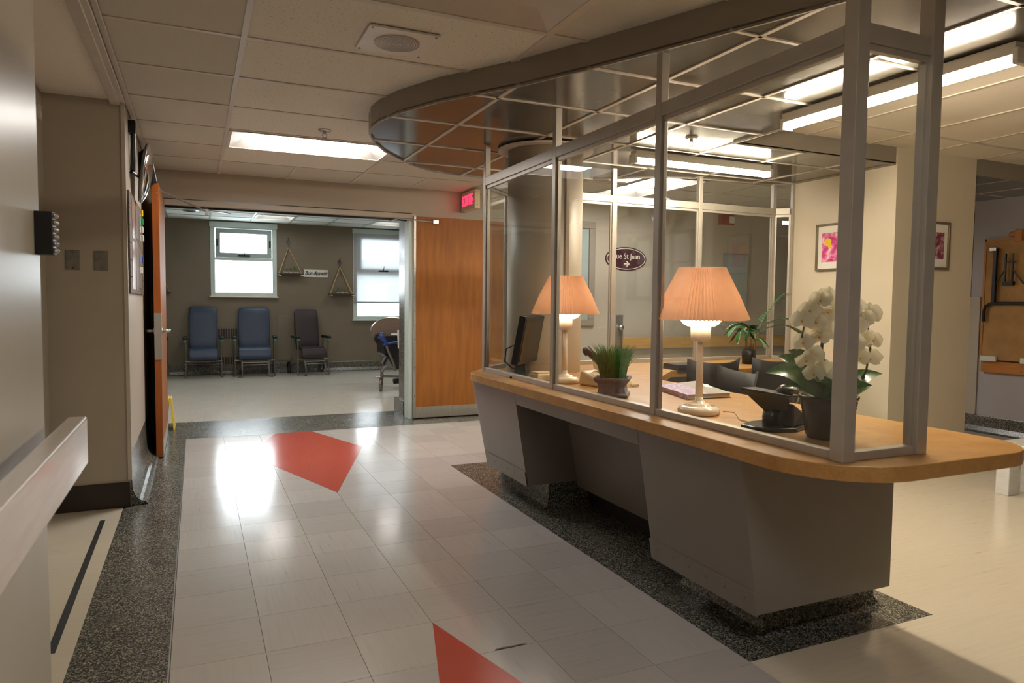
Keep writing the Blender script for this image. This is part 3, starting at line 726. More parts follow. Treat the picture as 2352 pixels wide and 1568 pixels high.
for x, lab, scr in ((-.64, 'left blank metal switch plate on the wall by the recess', True), (-.50, 'right blank metal switch plate on the wall by the recess', False)):
    t = thing('switch_plate', (x, 4.72, 1.455), lab, 'switch plate')
    MB().box(x - .035, 4.714, 1.40, x + .035, 4.722, 1.513).build('plate', 'plate_steel', t, bevel=.002)
    if scr:
        for z in (1.412, 1.50): MB().cyl((x, 4.7145, z), (x, 4.712, z), .004, 8).build('screw', 'dark_metal', t)
t = thing('thermostat', (-.77, 4.55, 2.2), 'small pale wall sensor high in the recess', 'sensor')
MB().box(-.772, 4.50, 2.19, -.745, 4.58, 2.27).build('case', 'white_trim', t, bevel=.004)
MB().box(-.746, 4.515, 2.205, -.743, 4.565, 2.235).build('cover', 'white_plastic', t)
# notice board of planks with glossy sheets
nb = thing('notice_board', (-.37, 5.4, 1.6), 'plank notice board with glossy sheets on the left wall beside the open door', 'notice board')
for k in range(6): MB().box(-.372, 4.83, 1.27 + k * .104, -.357, 6.0, 1.27 + k * .104 + .101).build('plank', 'plank_brown', nb, bevel=.002)
for i, (y, z, w, h) in enumerate(((4.98, 1.30, .24, .3), (5.28, 1.29, .26, .33), (5.58, 1.31, .22, .28), (5.0, 1.62, .22, .24), (5.3, 1.64, .25, .22), (5.6, 1.62, .2, .22))):
    MB().box(-.357, y, z, -.355, y + w, z + h).build('sheet', 'paper_gloss', nb)
for y, z, m in ((5.84, 1.84, 'yellow_plastic'), (5.86, 1.78, 'green_plastic'), (5.84, 1.72, 'white_plastic'), (5.88, 1.66, 'white_plastic'), (5.8, 1.5, 'blue_paint'), (5.7, 1.42, 'white_plastic')):
    MB().box(-.357, y, z, -.345, y + .04, z + .045).build('clip', m, nb, bevel=.003)
# convex mirror on a black arm
mi = thing('convex_mirror', (-.33, 5.3, 2.06), 'round convex mirror on a black bracket high on the left wall', 'mirror')
T = Matrix.Translation((-.30, 5.32, 2.07)) @ Matrix.Rotation(R_(98), 4, 'Y')
b = MB(T); rr = .19; pr = [(rr * math.sin(a), .045 * math.cos(a)) for a in [math.pi / 2 * k / 8 for k in range(8, -1, -1)]]; pr[-1] = (.001, .045)
b.lathe(pr, (0, 0, 0), 36, cap=False).build('dome', 'mirror', mi, smooth=True)
MB(T).lathe([(rr, -.012), (rr + .008, -.004), (rr + .004, .008), (rr - .004, .006)], (0, 0, 0), 36, cap=False).build('rim', 'chair_tube', mi, smooth=True)
MB(T).lathe([(.001, -.016), (rr, -.010), (rr, -.004), (.001, -.01)], (0, 0, 0), 36, cap=False).build('back_plate', 'white_plastic', mi)
MB().tube([(-.345, 5.06, 2.30), (-.345, 5.06, 2.10), (-.35, 5.05, 2.04)], .016, 8).box(-.372, 5.02, 2.27, -.33, 5.10, 2.345).build('bracket', 'black_plastic', mi)
MB().tube([(-.36, 5.05, 2.03), (-.34, 5.08, 2.02), (-.315, 5.24, 2.03)], .011, 8).build('arm', 'black_plastic', mi)
tv = thing('display_panel', (-.34, 6.2, 2.2), 'small black panel on a bracket behind the convex mirror', 'panel')
T = Matrix.Translation((-.325, 6.0, 2.21)) @ Matrix.Rotation(R_(14), 4, 'Z') @ Matrix.Rotation(R_(-10), 4, 'Y')
MB(T).box(-.02, -.2, -.13, .012, .2, .13).build('housing', 'black_plastic', tv, bevel=.006)
MB(T).box(.012, -.18, -.115, .014, .18, .115).build('screen', 'fascia', tv)
MB().tube([(-.37, 6.12, 2.24), (-.31, 6.14, 2.23)], .015, 8).build('arm', 'black_plastic', tv)
# yellow floor sign
ws = thing('wet_floor_sign', (-.2, 7.38, 0), 'folded yellow wet floor sign standing behind the left door leaf', 'floor sign')
for s in (-1, 1):
    b = MB(); b.add([(-.24 + s * .004 + .0, 7.34, .30), (-.24 + s * .03, 7.30, 0), (-.24 + s * .03 + s * .012, 7.30, 0), (-.24 + s * .016, 7.34, .30), (-.24 + s * .004, 7.54, .30), (-.24 + s * .03, 7.58, 0), (-.24 + s * .042, 7.58, 0), (-.24 + s * .016, 7.54, .30)],
                    [(0, 1, 2, 3), (7, 6, 5, 4), (0, 3, 7, 4), (1, 5, 6, 2), (0, 4, 5, 1), (3, 2, 6, 7)])
    b.build('panel', 'yellow_plastic', ws, bevel=.003)
# ------------------------------------------------------------------ table lamps
def make_lamp(loc, label):
    t = thing('table_lamp', loc, label, 'lamp', 'pleated lamps on the counter', world=False)
    MB().lathe([(.004, 0), (.082, 0), (.088, .006), (.09, .018), (.084, .03), (.07, .036), (.052, .036), (.05, .043), (.044, .046), (.028, .05), (.018, .062), (.0155, .08)], (0, 0, 0), 40).build('base', 'cream_ceramic', t, smooth=True)
    MB().lathe([(.0165, .075), (.0145, .2), (.0125, .32)], (0, 0, 0), 24).build('stem', 'socket_peach', t, smooth=True)
    MB().lathe([(.016, .312), (.034, .314), (.041, .323), (.043, .378)], (0, 0, 0), 28).build('socket_cup', 'socket_peach', t, smooth=True)
    MB().lathe([(.043, .377), (.058, .379), (.073, .387), (.085, .402), (.094, .425)], (0, 0, 0), 32, cap=False).build('diffuser_bowl', 'bulb_glow', t, smooth=True)
    MB().lathe([(.001, .44), (.022, .45), (.03, .48), (.022, .51), (.001, .52)], (0, 0, 0), 16).build('bulb', 'bulb_glow', t, smooth=True)
    b = MB(); n = 144; vs = []
    for z, r, d in ((.406, .192, .011), (.412, .190, .011), (.52, .145, .008), (.618, .098, .0055), (.626, .094, .0055)):
        for k in range(n):
            a = 2 * math.pi * k / n; q = r + (d if k % 2 else -d); vs.append((q * math.cos(a), q * math.sin(a), z + (.003 if k % 2 else -.002) * (z < .41 or z > .62)))
    b.add(vs, [(i * n + k, i * n + (k + 1) % n, (i + 1) * n + (k + 1) % n, (i + 1) * n + k) for i in range(4) for k in range(n)]).build('shade', 'shade_peach', t)
    return t
lampA = make_lamp((1.975, 2.425, CT), 'nearer table lamp with pleated peach shade beside the purple ledger')
lampB = dup(lampA, (1.985, 3.66, CT), 0, 'farther table lamp with pleated peach shade beside the beige phone')
t = tag(MB().tube([(2.035, 2.34, CT + .02), (2.06, 2.30, CT + .02), (2.055, 2.27, CT + .006), (2.02, 2.22, CT + .004), (2.02, 2.12, CT + .004), (2.03, 2.0, CT + .004)], .0028, 6).build('lamp_cord', 'beige_plastic'), 'thin lamp cord running along the counter to the black phone', 'cord')
# ------------------------------------------------------------------ grass planter
gp2 = thing('grass_planter', (1.935, 3.05, CT), 'square grey stone planter of green grass on the counter', 'planter', rz=R_(-38), world=False); gp2.scale = (1.3, 1.3, 1.12)
b = MB(); vs = []; pr = [(.058, 0), (.062, .004), (.062, .014), (.054, .02), (.05, .045), (.055, .062), (.066, .074), (.069, .08), (.069, .088), (.06, .088), (.052, .078), (.05, .07)]
for r, z in pr: vs += [(-r, -r, z), (r, -r, z), (r, r, z), (-r, r, z)]
m = len(pr)
b.add(vs, [(i * 4 + k, i * 4 + (k + 1) % 4, (i + 1) * 4 + (k + 1) % 4, (i + 1) * 4 + k) for i in range(m - 1) for k in range(4)] + [(3, 2, 1, 0), tuple((m - 1) * 4 + k for k in range(4))])
b.build('pot', 'stone_planter', gp2, bevel=.002)
b = MB(); rnd = random.Random(3)
for k in range(760):
    x, y = rnd.uniform(-.045, .045), rnd.uniform(-.045, .045); a = rnd.uniform(0, 6.28); l = rnd.uniform(.10, .17); o = rnd.uniform(.0, .05) ** 1.0 * rnd.random() + .55 * math.hypot(x, y)
    ca, sa = math.cos(a), math.sin(a)
    if rnd.random() < .6 and math.hypot(x, y) > .01: q = math.hypot(x, y); ca, sa = x / q, y / q
    w = .0011
    pts = [(x, y, .07), (x + ca * o * .25, y + sa * o * .25, .07 + l * .5), (x + ca * o * .62, y + sa * o * .62, .07 + l * .85), (x + ca * o, y + sa * o, .07 + l)]
    b.leaf(pts, [w, w, w * .8, .0002], up=(sa, ca, .3), fold=.4)
tag(b.build('grass', 'grass_green', gp2), 'thin upright grass blades', kind='stuff')
# ------------------------------------------------------------------ ledger book
lb = thing('ledger_book', (2.42, 3.0, CT), 'purple and grey covered ledger lying on the counter', 'book')
q0, q1, q2, q3 = (2.215, 2.80), (2.475, 2.79), (2.66, 3.30), (2.32, 3.20)
P = [q0, q1, q2, q3]
cen = (sum(p[0] for p in P) / 4, sum(p[1] for p in P) / 4)
MB().prism(P, CT + .001, CT + .003).build('back_cover', 'black_plastic', lb)
MB().prism([(cen[0] + (x - cen[0]) * .97, cen[1] + (y - cen[1]) * .97) for x, y in P], CT + .003, CT + .021).build('pages', 'white_trim', lb)
cvr = MB().prism(P, CT + .021, CT + .024).build('front_cover', 'fascia', lb)
mid = lambda a, c, t: (a[0] + (c[0] - a[0]) * t, a[1] + (c[1] - a[1]) * t)
MB().prism([q0, mid(q0, q1, .5), mid(q3, q2, .5), q3], CT + .0235, CT + .0248).build('purple_sheet', 'ledger_cover', lb)
MB().prism([mid(q0, q3, -.0), mid(q0, q3, 1), (q3[0] - .006, q3[1] + .0), (q0[0] - .006, q0[1])], CT + .001, CT + .0248).build('spine', 'ledger_cover', lb)
MB().prism([(2.50, 3.02), (2.52, 2.98), (2.60, 3.12), (2.585, 3.15)], CT + .0252, CT + .026).build('card', 'paper', lb)
# ------------------------------------------------------------------ black desk phone
ph = thing('desk_phone', (2.0, 2.03, CT), 'black office phone with tilted screen beside the orchid', 'phone', rz=R_(8), world=False)
MB().prism([(-.09, .07), (-.10, -.0), (-.07, -.07), (.02, -.10), (.12, -.07), (.12, .09), (.0, .10)], .0, .016).build('foot', 'black_gloss', ph, bevel=.005)
b = MB(); b.add([(.0, -.03, .014), (.075, -.03, .014), (.075, .05, .014), (.0, .05, .014), (.02, -.02, .10), (.085, -.02, .115), (.085, .05, .115), (.02, .05, .10)], [(0, 3, 2, 1), (4, 5, 6, 7), (0, 1, 5, 4), (1, 2, 6, 5), (2, 3, 7, 6), (3, 0, 4, 7)])
b.build('stand', 'black_gloss', ph, bevel=.01)
MB().lathe([(.002, -.03), (.03, -.03), (.034, 0), (.03, .03), (.002, .03)], (.0, .0, .045), 20).build('neck', 'black_gloss', ph, smooth=True)
b = MB(); b.add([(-.105, .06, .150), (.0, -.075, .128), (.115, -.045, .118), (.02, .10, .142), (-.1, .062, .158), (.004, -.073, .136), (.118, -.044, .126), (.024, .10, .150)], [(0, 3, 2, 1), (4, 5, 6, 7), (0, 1, 5, 4), (1, 2, 6, 5), (2, 3, 7, 6), (3, 0, 4, 7)])
b.build('screen_panel', 'black_plastic', ph, bevel=.002)
b = MB(); b.add([(-.10, .058, .149), (-.002, -.07, .127), (.03, -.05, .075), (-.005, .02, .06)], [(0, 1, 2, 3), (3, 2, 1, 0)]).build('back_plate', 'frame_bronze', ph)  # paler plate stands in for light reflected on the screen's underside
b = MB(); b.add([(.03, -.075, .016), (.13, -.06, .016), (.13, .08, .016), (.03, .07, .016), (.05, -.06, .10), (.135, -.04, .06), (.135, .08, .06), (.05, .07, .10)], [(0, 3, 2, 1), (4, 5, 6, 7), (0, 1, 5, 4), (1, 2, 6, 5), (2, 3, 7, 6), (3, 0, 4, 7)])
b.build('keypad_body', 'black_plastic', ph, bevel=.006)
MB().tube([(.035, -.05, .148), (.045, -.02, .15), (.10, .05, .12), (.115, .07, .085)], .021, 12).build('handset', 'black_gloss', ph, smooth=True)
cc = MB(); hel = [(2.20 + .04 * i / 120 + .014 * math.cos(i * .9), 1.865 + .02 * i / 120, CT + .014 + .012 * math.sin(i * .9)) for i in range(120)]
tag(cc.tube(hel, .0035, 5).build('coiled_cord', 'black_gloss', smooth=True), 'short coiled black phone cord behind the corner post', 'cord')
# ------------------------------------------------------------------ orchid
orx, ory = 2.06, 1.82
oc = thing('potted_orchid', (orx, ory, CT), 'white orchid with glossy leaves in a ribbed black pot on the counter', 'potted plant', world=False)
pr = [(.002, .0), (.068, 0), (.07, .004)]
for k in range(14): z = .008 + k * .0098; r = .070 + (z / .15) * .026; pr += [(r, z), (r + .0042, z + .005)]
pr += [(.1, .146), (.101, .153), (.094, .153), (.09, .14), (.002, .138)]
MB().lathe(pr, (0, 0, 0), 40, cap=False).build('pot', 'black_gloss', oc, smooth=True)
def oleaf(a, l, h, w, droop):
    ca, sa = math.cos(R_(a)), math.sin(R_(a)); pts = []; ws = []
    for i in range(9):
        t = i / 8; pts.append((ca * (.01 + l * t), sa * (.01 + l * t), .14 + h * math.sin(min(1, t * 1.05) * math.pi * droop))); ws.append(1.25 * w * max(.02, math.sin(math.pi * (.10 + .9 * t) ** .9)) if t < 1 else .001)
    MB().leaf(pts, ws, up=(-.62, -.55, .75), fold=.3).build('leaf', 'leaf_dark', oc, smooth=True).modifiers.new('sub', 'SUBSURF').levels = 1
for a in ((165, .24, .10, .038, .60), (178, .20, .05, .034, .6), (150, .17, .15, .04, .45), (130, .13, .17, .038, .45), (95, .12, .12, .03, .5), (200, .10, .07, .03, .55), (60, .12, .13, .03, .5), (-5, .235, .085, .030, .55), (-30, .14, .05, .03, .5), (20, .16, .15, .03, .42), (250, .1, .05, .03, .55)): oleaf(*a)
stems = []
def stem(pts, r, nm='flower_stem'):
    MB().tube(pts, r, 6).build(nm, 'stem_green', oc, smooth=True); stems.append(pts)
st1 = [(-.03, .02, .13), (-.035, .02, .25), (-.03, .01, .36), (-.04, 0, .45), (-.08, -.01, .48), (-.12, 0, .44), (-.14, .0, .36)]
st2 = [(.03, .02, .13), (.045, .02, .28), (.05, .0, .40), (.09, -.02, .46), (.14, -.03, .42), (.165, -.03, .33), (.16, -.02, .24), (.13, -.02, .19)]
stem(st1, .0035); stem(st2, .0035)
MB().cyl((-.02, .025, .13), (-.015, .02, .40), .004, 6).build('stake', 'black_plastic', oc)
fm = []
def flower_mesh():
    b = MB()
    for a, l, w in ((90, .030, .013), (212, .030, .013), (328, .030, .013), (5, .033, .023), (175, .033, .023)):
        ca, sa = math.cos(R_(a)), math.sin(R_(a)); pts = []; ws = []
        for i in range(6):
            t = i / 5; pts.append((ca * l * t, sa * l * t, .004 * math.sin(t * 3) + .003 * (w > .02))); ws.append(max(.001, w * math.sin(math.pi * min(1, .08 + .92 * t) ** .8)))
        b.leaf(pts, ws, fold=.18)
    return b
fl0 = flower_mesh().build('flower', 'petal_white', oc, smooth=True)
lip0 = MB().lathe([(.001, .002), (.003, .003), (.004, .006), (.002, .010)], (0, -.004, 0), 8).build('lip', 'petal_yellow', fl0, smooth=True, off=(0, 0, 0))
cl = Vector((-orx, -ory, .3)).normalized(); rnd = random.Random(11)
def place_flower(p, k, first=[True]):
    o, l = (fl0, lip0)
    if not first[0]:
        o = fl0.copy(); l = lip0.copy(); COL.objects.link(o); COL.objects.link(l); l.parent = o
    first[0] = False
    d = Vector((cl.x + rnd.uniform(-.7, .7), cl.y + rnd.uniform(-.7, .7), rnd.uniform(-.1, .35))).normalized()
    o.location = p; o.rotation_mode = 'QUATERNION'
    o.rotation_quaternion = d.to_track_quat('Z', 'Y'); s = rnd.uniform(1.2, 1.45); o.scale = (s, s, s)
for p in ((-.14, 0, .42), (-.105, 0, .455), (-.065, -.01, .495), (-.03, -.01, .505), (-.055, 0, .455), (-.085, -.01, .415), (-.04, .0, .415), (-.01, 0, .45), (-.13, 0, .345), (-.095, 0, .36), (-.055, 0, .365), (-.02, 0, .375), (-.115, 0, .285), (-.08, 0, .30), (-.05, 0, .25), (-.015, 0, .24), (-.075, 0, .235),
          (.06, -.02, .44), (.09, -.02, .475), (.13, -.03, .43), (.155, -.03, .445), (.10, -.02, .40), (.14, -.03, .36), (.17, -.03, .35), (.10, -.02, .34), (.165, -.03, .285), (.13, -.02, .29), (.09, 0, .29), (.08, 0, .23), (.02, 0, .49), (.04, 0, .39)):
    place_flower(p, 0)
for p in ((.145, -.02, .215), (.12, -.02, .20), (.135, -.02, .175)):
    MB().lathe([(.001, -.012), (.006, -.004), (.006, .004), (.001, .012)], p, 8).build('bud', 'stem_green', oc, smooth=True)
# ------------------------------------------------------------------ monitor, beige phone, small device
mo = thing('computer_monitor', (1.90, 3.98, CT), 'black computer monitor standing behind the far lamp', 'monitor', rz=R_(47), world=False)
b = MB(); b.add([(-.10, -.07, 0), (.10, -.07, 0), (.10, .09, 0), (-.10, .09, 0), (-.10, -.07, .012), (.10, -.07, .012), (.10, .09, .012), (-.10, .09, .012)], [(0, 3, 2, 1), (4, 5, 6, 7), (0, 1, 5, 4), (1, 2, 6, 5), (2, 3, 7, 6), (3, 0, 4, 7)]).build('foot', 'black_plastic', mo, bevel=.003)
b = MB(); b.add([(-.05, .08, .01), (.05, .08, .01), (.05, .0, .01), (-.05, .0, .01), (-.035, .055, .26), (.035, .055, .26), (.035, .03, .26), (-.035, .03, .26)], [(0, 1, 2, 3), (7, 6, 5, 4), (0, 4, 5, 1), (1, 5, 6, 2), (2, 6, 7, 3), (3, 7, 4, 0)]).build('neck', 'black_plastic', mo)
T = Matrix.Translation((0, .0, .24)) @ Matrix.Rotation(R_(10), 4, 'X')
MB(T).box(-.20, -.02, -.15, .20, .025, .15).build('housing', 'black_plastic', mo, bevel=.006)
MB(T).box(-.18, -.022, -.13, .18, -.019, .13).build('screen', 'black_gloss', mo)
MB().tube([(-.02, .07, .21), (-.05, .13, .18), (-.05, .14, .1), (-.03, .10, .06), (0, .08, .05)], .004, 6).build('cable', 'black_rubber', mo)
bp = thing('corded_phone', (2.15, 3.46, CT), 'beige corded desk phone with black handset behind the grass planter', 'phone', rz=R_(12), world=False)
b = MB(); b.add([(-.12, -.11, 0), (.12, -.11, 0), (.12, .11, 0), (-.12, .11, 0), (-.115, -.10, .035), (.115, -.10, .035), (.115, .10, .085), (-.115, .10, .085)], [(0, 3, 2, 1), (4, 5, 6, 7), (0, 1, 5, 4), (1, 2, 6, 5), (2, 3, 7, 6), (3, 0, 4, 7)]).build('body', 'beige_plastic', bp, bevel=.012)
b = MB(); b.add([(-.02, -.05, .055), (.105, -.05, .055), (.105, .09, .09), (-.02, .09, .09), (-.02, .03, .10), (.105, .03, .10), (.105, .12, .175), (-.02, .12, .175)], [(0, 3, 2, 1), (4, 5, 6, 7), (0, 1, 5, 4), (1, 2, 6, 5), (2, 3, 7, 6), (3, 0, 4, 7)]).build('upper_panel', 'beige_plastic', bp, bevel=.006)
kpd = MB().add([(-.01, -.075, .047), (.09, -.075, .047), (.09, -.045, .055), (-.01, -.045, .055)], [(0, 1, 2, 3)]).build('key_strip', 'white_plastic', bp)
for k in range(8): MB().box(-.004 + k * .0125, -.072, .051, .004 + k * .0125, -.052, .058).build('key', 'white_plastic', kpd, off=(0, 0, 0))
MB().tube([(-.085, .09, .19), (-.08, .07, .20), (-.07, .0, .155), (-.06, -.05, .115), (-.06, -.065, .095)], .026, 12).build('handset', 'black_plastic', bp, smooth=True)
MB().box(-.03, -.113, .012, -.012, -.1095, .03).build('jack', 'black_rubber', bp)
MB().tube([(-.02, -.113, .02), (.02, -.135, .006), (.06, -.14, .005)], .003, 6).tube([(.06 + .06 * i / 60, -.14 + .007 * math.cos(i * 1.1), .009 + .007 * math.sin(i * 1.1)) for i in range(60)], .002, 5).build('cord', 'beige_plastic', bp)
bd = thing('card_box', (1.90, 3.80, CT), 'small beige plastic card box between the lamp and monitor', 'box', rz=R_(10), world=False)
MB().box(-.06, -.05, 0, .06, .05, .045).build('body', 'beige_plastic', bd, bevel=.008)
MB().box(-.05, -.04, .045, .05, .04, .055).build('lid', 'beige_plastic', bd, bevel=.004)
bi = thing('binder', (3.28, 4.12, CT), 'flat black binder lying on the back counter edge', 'binder', rz=R_(-4), world=False)
MB().box(-.17, -.10, 0, .17, .12, .004).box(-.17, -.10, .036, .17, .12, .04).box(.16, -.10, 0, .17, .12, .04).build('cover', 'black_plastic', bi)
MB().box(-.165, -.09, .005, .155, .115, .035).build('pages', 'black_rubber', bi)
# ------------------------------------------------------------------ potted palm
pm = thing('potted_palm', (4.02, 4.34, CT), 'small artificial palm in a black pot on the back counter', 'potted plant', world=False)
MB().lathe([(.002, 0), (.052, 0), (.058, .11), (.054, .112), (.05, .1), (.002, .098)], (0, 0, 0), 28, cap=False).build('pot', 'black_plastic', pm, smooth=True)
def frond(p0, az, l, rise, droop, nl=20, lw=.0105, ll=.13):
    ca, sa = math.cos(R_(az)), math.sin(R_(az)); pts = []
    for i in range(11):
        t = i / 10; pts.append(Vector((p0[0] + ca * l * t, p0[1] + sa * l * t, p0[2] + rise * t - droop * t * t)))
    b = MB(); b.tube(pts, .003, 5, r2=.001)
    side = Vector((-sa, ca, 0))
    for i in range(nl):
        t = .25 + .75 * i / (nl - 1); k = min(9, int(t * 10)); p = pts[k].lerp(pts[k + 1], t * 10 - k); d = (pts[k + 1] - pts[k]).normalized()
        L = ll * math.sin(math.pi * (.25 + .7 * (1 - abs(t - .55)))) * (1.1 - .5 * t)
        for s in (-1, 1):
            q = p + (d * .75 + side * s * .8 + Vector((0, 0, -.25))).normalized() * L
            b.leaf([p, p.lerp(q, .35) + Vector((0, 0, .004)), p.lerp(q, .7), q], [lw * .4, lw, lw * .8, .0003], fold=.3)
    b.build('frond', 'palm_green', pm)
for p, h in (((-.025, 0), .20), ((.02, .01), .17), ((.035, -.01), .15)):
    MB().tube([(p[0], p[1], .09), (p[0] * 1.3, p[1], .09 + h * .5), (p[0] * 1.5, p[1], .09 + h)], .012, 7, r2=.007).build('trunk', 'palm_trunk', pm, smooth=True)
for f in (((-.035, 0, .28), 165, .14, .10, .12), ((-.035, 0, .28), 190, .13, .05, .12), ((-.03, 0, .28), 120, .12, .12, .10), ((-.03, 0, .28), 20, .12, .10, .1), ((-.03, 0, .27), 240, .1, .06, .1), ((.03, .01, .25), -12, .42, .30, .20), ((.045, -.01, .22), -8, .46, .34, .32), ((.04, -.01, .22), 8, .36, .50, .16), ((.045, -.01, .22), 60, .16, .16, .08), ((.045, -.01, .22), 150, .1, .16, .06), ((.03, 0, .2), -70, .1, .05, .08)): frond(*f)
# ------------------------------------------------------------------ chairs behind the counter
def back_chair(loc, rz, label):
    t = thing('desk_chair', loc, label, 'chair', 'black chairs inside the desk', rz=rz, world=False)
    # local frame: sitter faces +y
    def shell(rows_, name, m):
        b = MB(); vs = []; nx = 9
        for (w, y, z, cv) in rows_:
            for i in range(nx):
                u = -1 + 2 * i / (nx - 1); vs.append((u * w, y + cv * u * u, z + (.03 * abs(u) ** 3 if z > .8 else 0)))
        fs = [(j * nx + i, j * nx + i + 1, (j + 1) * nx + i + 1, (j + 1) * nx + i) for j in range(len(rows_) - 1) for i in range(nx - 1)]
        b.add(vs, fs); o = b.build(name, m, t, smooth=True); s = o.modifiers.new('solid', 'SOLIDIFY'); s.thickness = .012; s.offset = 0
    shell([(.17, -.16, .52, .03), (.185, -.18, .6, .05), (.20, -.205, .72, .065), (.21, -.23, .84, .07)], 'backrest', 'chair_plastic')
    shell([(.19, -.16, .47, 0), (.21, -.05, .455, 0), (.21, .1, .46, 0), (.19, .22, .45, 0)], 'seat', 'chair_plastic')
    for sx in (-1, 1):
        MB().tube([(sx * .18, .17, .45), (sx * .2, .2, 0)], .011, 8).build('leg', 'chair_tube', t)
        MB().tube([(sx * .17, -.22, .62), (sx * .17, -.16, .46), (sx * .19, -.22, 0)], .011, 8).build('leg', 'chair_tube', t)
    MB().tube([(-.18, .05, .44), (.18, .05, .44)], .01, 8).build('crossbar', 'chair_tube', t)
    return t
ch1 = back_chair((3.28, 4.02, 0), R_(-6), 'black plastic chair pushed under the back counter beside the black binder')
dup(ch1, (2.74, 3.25, 0), R_(80), 'black plastic chair turned toward the front counter behind the ledger'); 
ch3 = dup(ch1, (3.80, 3.98, 0), R_(-3), 'black plastic chair below the potted palm')
stl = thing('stool', (2.90, 3.80, 0), 'low black padded stool in the inner corner of the counter', 'stool', world=False)
MB().lathe([(.002, .64), (.11, .64), (.125, .655), (.125, .68), (.11, .695), (.002, .70)], (0, 0, 0), 28).build('seat', 'black_plastic', stl, smooth=True)
MB().cyl((0, 0, .08), (0, 0, .65), .025, 12).build('pole', 'dark_metal', stl)
for k in range(5):
    a = 2 * math.pi * k / 5; MB().tube([(0, 0, .08), (.17 * math.cos(a), .17 * math.sin(a), .03)], .014, 6).cyl((.17 * math.cos(a), .17 * math.sin(a) - .01, .02), (.17 * math.cos(a), .17 * math.sin(a) + .01, .02), .02, 10).build('leg', 'dark_metal', stl)
# ------------------------------------------------------------------ pictures on the wall block
pic = thing('picture_frame', (WX, 4.2, 1.72), 'framed pink blossom print with a yellow bird on the cream wall', 'picture')
Y0, Y1, Z0, Z1 = 4.02, 4.34, 1.525, 1.905
def frame_x(x, y0, y1, z0, z1, w, m, par):
    MB().box(x - .022, y0, z0, x, y1, z0 + w).box(x - .022, y0, z1 - w, x, y1, z1).box(x - .022, y0, z0 + w, x, y0 + w, z1 - w).box(x - .022, y1 - w, z0 + w, x, y1, z1 - w).build('frame', m, par, bevel=.002)
frame_x(WX, Y0, Y1, Z0, Z1, .016, 'frame_bronze', pic)
MB().box(WX - .008, Y0 + .01, Z0 + .01, WX - .002, Y1 - .01, Z1 - .01).build('mat_board', 'paper', pic)
MB().box(WX - .0095, Y0 + .07, Z0 + .07, WX - .008, Y1 - .055, Z1 - .075).build('print', 'blossom_print', pic)
b = MB(); 
b.add([(WX - .0102, 4.225 + .034 * math.cos(2 * math.pi * k / 20), 1.755 + .034 * math.sin(2 * math.pi * k / 20)) for k in range(20)], [tuple(range(19, -1, -1))])
b.add([(WX - .0103, 4.205 + .02 * math.cos(2 * math.pi * k / 14), 1.725 + .02 * math.sin(2 * math.pi * k / 14)) for k in range(14)], [tuple(range(13, -1, -1))])
b.build('bird', 'yellow_plastic', pic)
pic2 = thing('picture_frame', (5.2, 3.63, 1.7), 'framed dark blue print on the shaded end of the wall block', 'picture')
a, c = at_y(2111, 506, 3.63), at_y(2174, 620, 3.63); x0, x1, z0, z1 = a.x, c.x, c.z, a.z; w = .018; y = 3.63
MB().box(x0, y - .022, z0, x1, y, z0 + w).box(x0, y - .022, z1 - w, x1, y, z1).box(x0, y - .022, z0 + w, x0 + w, y, z1 - w).box(x1 - w, y - .022, z0 + w, x1, y, z1 - w).build('frame', 'frame_bronze', pic2, bevel=.002)
MB().box(x0 + .01, y - .008, z0 + .01, x1 - .01, y - .002, z1 - .01).build('mat_board', 'paper', pic2)
MB().box(x0 + .07, y - .0095, z0 + .08, x1 - .055, y - .008, z1 - .08).build('print', 'blue_print', pic2)
# ------------------------------------------------------------------ wall behind the desk
def ell(cx, cz, a, c, y0, y1, n=48):
    b = MB(); b.add([(cx + a * math.cos(2 * math.pi * k / n), y0, cz + c * math.sin(2 * math.pi * k / n)) for k in range(n)] + [(cx + a * math.cos(2 * math.pi * k / n), y1, cz + c * math.sin(2 * math.pi * k / n)) for k in range(n)],
                    [tuple(range(n)), tuple(range(2 * n - 1, n - 1, -1))] + [(k, n + k, n + (k + 1) % n, (k + 1) % n) for k in range(n)]); return b
p = at_y(1437, 594.5, YB); ov = thing('street_sign', (p.x, YB, p.z), 'oval maroon sign reading Rue St Jean with an arrow on the back wall', 'sign')
ell(p.x, p.z, .288, .14, YB - .012, YB).build('board', 'sign_maroon', ov)
ell(p.x, p.z, .272, .126, YB - .0128, YB - .012).build('border', 'sign_cream', ov)
ell(p.x, p.z, .263, .119, YB - .0135, YB - .0125).build('field', 'sign_maroon', ov)
RX = Matrix.Rotation(R_(90), 4, 'X')
text_mesh('lettering', 'Rue St Jean', .09, Matrix.Translation((p.x, YB - .0142, p.z + .03)) @ RX, 'sign_cream', ov, extr=.0008, sx=.95)
MB().bar((p.x - .03, YB - .0142, p.z - .06), (p.x + .035, YB - .0142, p.z - .06), .002, .014).bar((p.x + .005, YB - .0142, p.z - .03), (p.x + .042, YB - .0142, p.z - .062), .002, .014).bar((p.x + .005, YB - .0142, p.z - .09), (p.x + .042, YB - .0142, p.z - .058), .002, .014).build('arrow', 'sign_cream', ov)
wr = thing('wall_handrail', (5.9, YB, .77), 'long oak handrail board on the wall behind the desk', 'handrail')
MB().box(4.64, YB - .075, .695, 9.4, YB - .04, .835).build('rail', 'rail_oak', wr, bevel=.005)
for x in (4.9, 6.1, 7.4, 8.7): MB().box(x - .03, YB - .042, .73, x + .03, YB + .001, .80).build('bracket', 'dark_metal', wr)
fa = thing('fire_alarm', (6.18, YB, 2.3), 'red fire alarm horn with a white strobe on the back wall', 'fire alarm')
a, c = at_y(1650, 493, YB), at_y(1679, 518, YB)
